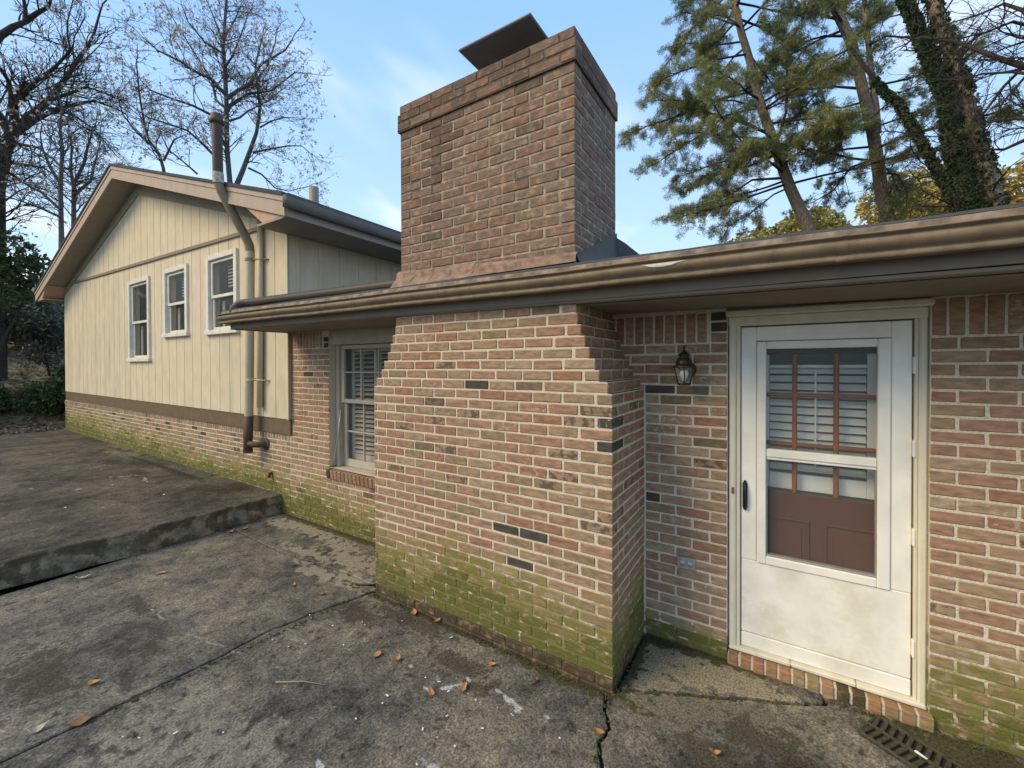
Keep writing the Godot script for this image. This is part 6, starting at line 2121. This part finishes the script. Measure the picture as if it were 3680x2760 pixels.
func build_trees() -> void:
	bare_tree("bare_oak", "big bare oak at the left edge, its limb reaching up over the gable", "bare trees behind the gabled house", OAK_LIMBS, M.bark_dark, 3.6, 1.5, 0.07)
	bare_tree("bare_maple", "bare maple with fine twigs standing behind the vent pipe and roof", "bare trees behind the gabled house", MAPLE_LIMBS, M.bark_grey, 2.8, 1.35, 0.22)
	bare_tree("bare_sapling", "slender many-stemmed bare sapling between the big oak and the roof ridge", "bare trees behind the gabled house", SAPLING_LIMBS, M.bark_grey, 4.2, 1.1, 0.04)
	pine("pine_tree", "leaning pine with foliage swept left, nearest to the chimney", "pines behind the low roof", PINE_LIMBS, 30, 0.4)
	pine("pine_tree", "taller straight-trunked pine in the middle of the trees right of the chimney", "pines behind the low roof", TALL_PINE_LIMBS, 10, 0.2)
	ivy_trunk("ivy_clad_trunk", "thick ivy-clad trunk, left one of the leaning pair over the door", "ivy-clad trunks behind the low roof", IVY_TRUNK_A, 5200, M.bark_dark)
	ivy_trunk("ivy_clad_trunk", "thick bark-brown trunk with thin ivy, right one of the leaning pair", "ivy-clad trunks behind the low roof", IVY_TRUNK_B, 2200, M.bark_pine)
	ivy_trunk("ivy_clad_trunk", "thinner ivy-clad trunk slanting left from the foot of the pair", "ivy-clad trunks behind the low roof", IVY_TRUNK_C, 2200, M.bark_dark)
	bare_tree("bare_hardwood", "bare tree at the right edge with long dark boughs crossing the ivy-clad trunks", "bare trees behind the low roof", HARDWOOD_LIMBS, M.bark_dark, 2.2, 1.2, 0.0, 0.0)
	# woods far behind the low roof, low sun painted into their leaf colour
	var far := [
		[Vector3(0.5, 0, -34), [[Vector3(-1, 10.4, 0), Vector3(2.6, 1.8, 2.5)], [Vector3(2, 11.0, 1), Vector3(2.4, 1.8, 2.2)]], "low golden-green tree showing beneath the leaning pine"],
		[Vector3(8.5, 0, -36), [[Vector3(0, 12.6, 0), Vector3(3.0, 2.6, 2.5)], [Vector3(3.0, 12.3, 0), Vector3(2.5, 2.4, 2.2)]], "golden tree showing between the straight pine and the ivy-clad trunks"],
		[Vector3(15.5, 0, -32), [[Vector3(-0.6, 12.0, 0), Vector3(2.8, 3.4, 2.4)], [Vector3(2.2, 14.0, 0), Vector3(2.2, 2.4, 2.2)], [Vector3(3.0, 8.5, 0), Vector3(2.6, 3.0, 2.4)]], "tall golden tree right of the ivy-clad trunks at the frame edge"],
	]
	for f in far:
		leafy("sunlit_tree", f[2], "tree", "sunlit trees beyond the low roof", f[0], f[1], 2600, 1.7, M.sunlit_leaf if f[0].x > 3 else M.needle_sunlit, M.bark_dark)
	# evergreens and shrubs on the bank
	leafy("holly_tree", "dark glossy holly filling the left edge beside the gable eave", "tree", "evergreens on the bank", Vector3(-18.4, 1.0, 0.9), [[Vector3(0, 3.6, 0), Vector3(1.2, 1.3, 1.3)], [Vector3(0.2, 4.6, 0.9), Vector3(1.1, 1.0, 1.1)], [Vector3(-0.2, 3.0, 1.4), Vector3(1.2, 1.2, 1.2)], [Vector3(0.3, 3.4, -1.0), Vector3(0.7, 0.8, 0.7)]], 2300, 0.75, M.holly, M.bark_dark)
	leafy("privet_shrub", "greyish thicket behind the holly on the bank", "shrub", "shrubs on the bank", Vector3(-25.0, 2.2, 1.0), [[Vector3(0, 1.4, 0), Vector3(1.3, 1.1, 1.6)], [Vector3(0, 1.6, -2.0), Vector3(1.2, 1.2, 1.5)], [Vector3(0, 1.5, 2.2), Vector3(1.2, 1.2, 1.5)]], 3000, 0.9, M.sage, M.bark_grey)
	leafy("laurel_shrub", "dark rounded laurel beside the corner of the cream house", "shrub", "shrubs on the bank", Vector3(-16.6, 0.55, -0.3), [[Vector3(0, 0.5, 0), Vector3(0.6, 0.5, 0.8)], [Vector3(-0.4, 0.9, -0.5), Vector3(0.5, 0.5, 0.7)]], 1500, 0.6, M.holly, M.bark_dark)
	leafy("laurel_shrub", "low spreading laurel at the left frame edge above the raised patio", "shrub", "shrubs on the bank", Vector3(-17.0, 0.6, 1.2), [[Vector3(0, 0.4, 0), Vector3(0.7, 0.45, 0.9)], [Vector3(-0.6, 0.7, 0.8), Vector3(0.7, 0.5, 0.8)]], 1500, 0.6, M.ivy, M.bark_dark)
	leafy("thin_shrub", "spindly shrub in front of the sunlit patch of bank", "shrub", "shrubs on the bank", Vector3(-20.5, 1.5, -0.9), [[Vector3(0, 1.2, 0), Vector3(0.7, 0.8, 0.8)], [Vector3(0, 1.8, 0.6), Vector3(0.6, 0.6, 0.6)]], 700, 0.7, M.sage, M.bark_dark)
	var hn := noise(0.25, 3, FastNoiseLite.TYPE_SIMPLEX_SMOOTH, 221)
	var list := []
	for i in 5200:
		var x := -14.6 - pow(rng.randf(), 1.6) * 11.0
		var z := rng.randf_range(-3.5, 6.0)
		list.append(Transform3D(Basis.from_euler(Vector3(rng.randf_range(-0.7, 0.7), rng.randf() * TAU, rng.randf_range(-0.7, 0.7))).scaled(Vector3.ONE * rng.randf_range(0.7, 1.5)), Vector3(x, hill_y(x, z, hn) + 0.03, z)))
	var ls := leaf_shape(0.13, 0.08, 0.02)
	ls.generate_normals()
	var o := scatter("leaf_litter", self, ls.commit(), M.litter, list)
	tag(bulk(o), "brown dead leaves covering the foot of the bank", "leaf litter")


# ---------------------------------------------------------------- sky and camera
func build_sky() -> Sky:
	var w := 1024
	var h := 512
	var n := noise(1.0, 5, FastNoiseLite.TYPE_SIMPLEX_SMOOTH, 301)
	var n2 := noise(2.6, 4, FastNoiseLite.TYPE_SIMPLEX_SMOOTH, 302)
	var px := PackedFloat32Array()
	px.resize(w * h * 3)
	for j in h:
		var el := PI * (0.5 - (j + 0.5) / h)
		var s := sin(el)
		for i in w:
			var a := TAU * (i + 0.5) / w
			var d := Vector3(cos(a) * cos(el), s, sin(a) * cos(el))
			var up := maxf(s, 0.0)
			var c := Color(0.60, 0.78, 0.90).lerp(Color(0.10, 0.30, 0.72), pow(up, 0.75))
			if s > -0.05:
				var p := Vector3(d.x, 0.0, d.z) / (up + 0.22)
				var v := n.get_noise_3d(p.x * 0.75, p.z * 1.5, 0.0) * 0.75 + n2.get_noise_3d(p.x * 0.8, p.z * 1.6, 3.0) * 0.35
				var cover := smoothstep(-0.08, 0.45, v) * (0.95 - 1.1 * up)
				c = c.lerp(Color(0.88, 0.90, 0.93), maxf(cover, 0.0))
			else:
				c = Color(0.16, 0.15, 0.12)
			var o := (j * w + i) * 3
			px[o] = c.r
			px[o + 1] = c.g
			px[o + 2] = c.b
	var im := Image.create_from_data(w, h, false, Image.FORMAT_RGBF, px.to_byte_array())
	var m := PanoramaSkyMaterial.new()
	m.panorama = ImageTexture.create_from_image(im)
	var sky := Sky.new()
	sky.sky_material = m
	return sky


func _ready() -> void:
	rng.seed = 20240611
	# camera: a level wide-angle lens with a small shift
	var cam := Camera3D.new()
	cam.name = "camera"
	add_child(cam)
	cam.near = 0.05
	cam.far = 900.0
	cam.projection = Camera3D.PROJECTION_FRUSTUM
	cam.size = 2.0 * 0.05 * 0.91808
	cam.frustum_offset = Vector2(-0.0240, -0.03644) * 0.05
	cam.transform = Transform3D(Basis(Vector3.UP, 0.5523) * Basis(Vector3.RIGHT, -0.0089) * Basis(Vector3.BACK, -0.0033), EYE)
	cam.current = true
	# sky, a soft veiled sun high in front of the house, exposure for the shade
	var we := WorldEnvironment.new()
	we.name = "world"
	var env := Environment.new()
	env.background_mode = Environment.BG_SKY
	env.sky = build_sky()
	env.background_energy_multiplier = 0.68
	env.tonemap_mode = Environment.TONE_MAPPER_LINEAR
	env.tonemap_exposure = 2.2
	env.sdfgi_enabled = true
	env.ssao_enabled = true
	env.ssil_enabled = true
	we.environment = env
	add_child(we)
	var sun := DirectionalLight3D.new()
	sun.name = "sun"
	sun.light_energy = 0.5
	sun.light_angular_distance = 32.0
	sun.light_color = Color(1.0, 0.90, 0.70)
	sun.shadow_enabled = true
	sun.sky_mode = DirectionalLight3D.SKY_MODE_LIGHT_ONLY
	add_child(sun)
	sun.look_at_from_position(Vector3(-7.0, 9.0, 8.5), Vector3.ZERO)
	make_materials()
	build_ground()
	build_brick_house()
	build_gabled_house()
	build_chimney()
	build_fittings()
	build_litter()
	build_trees()
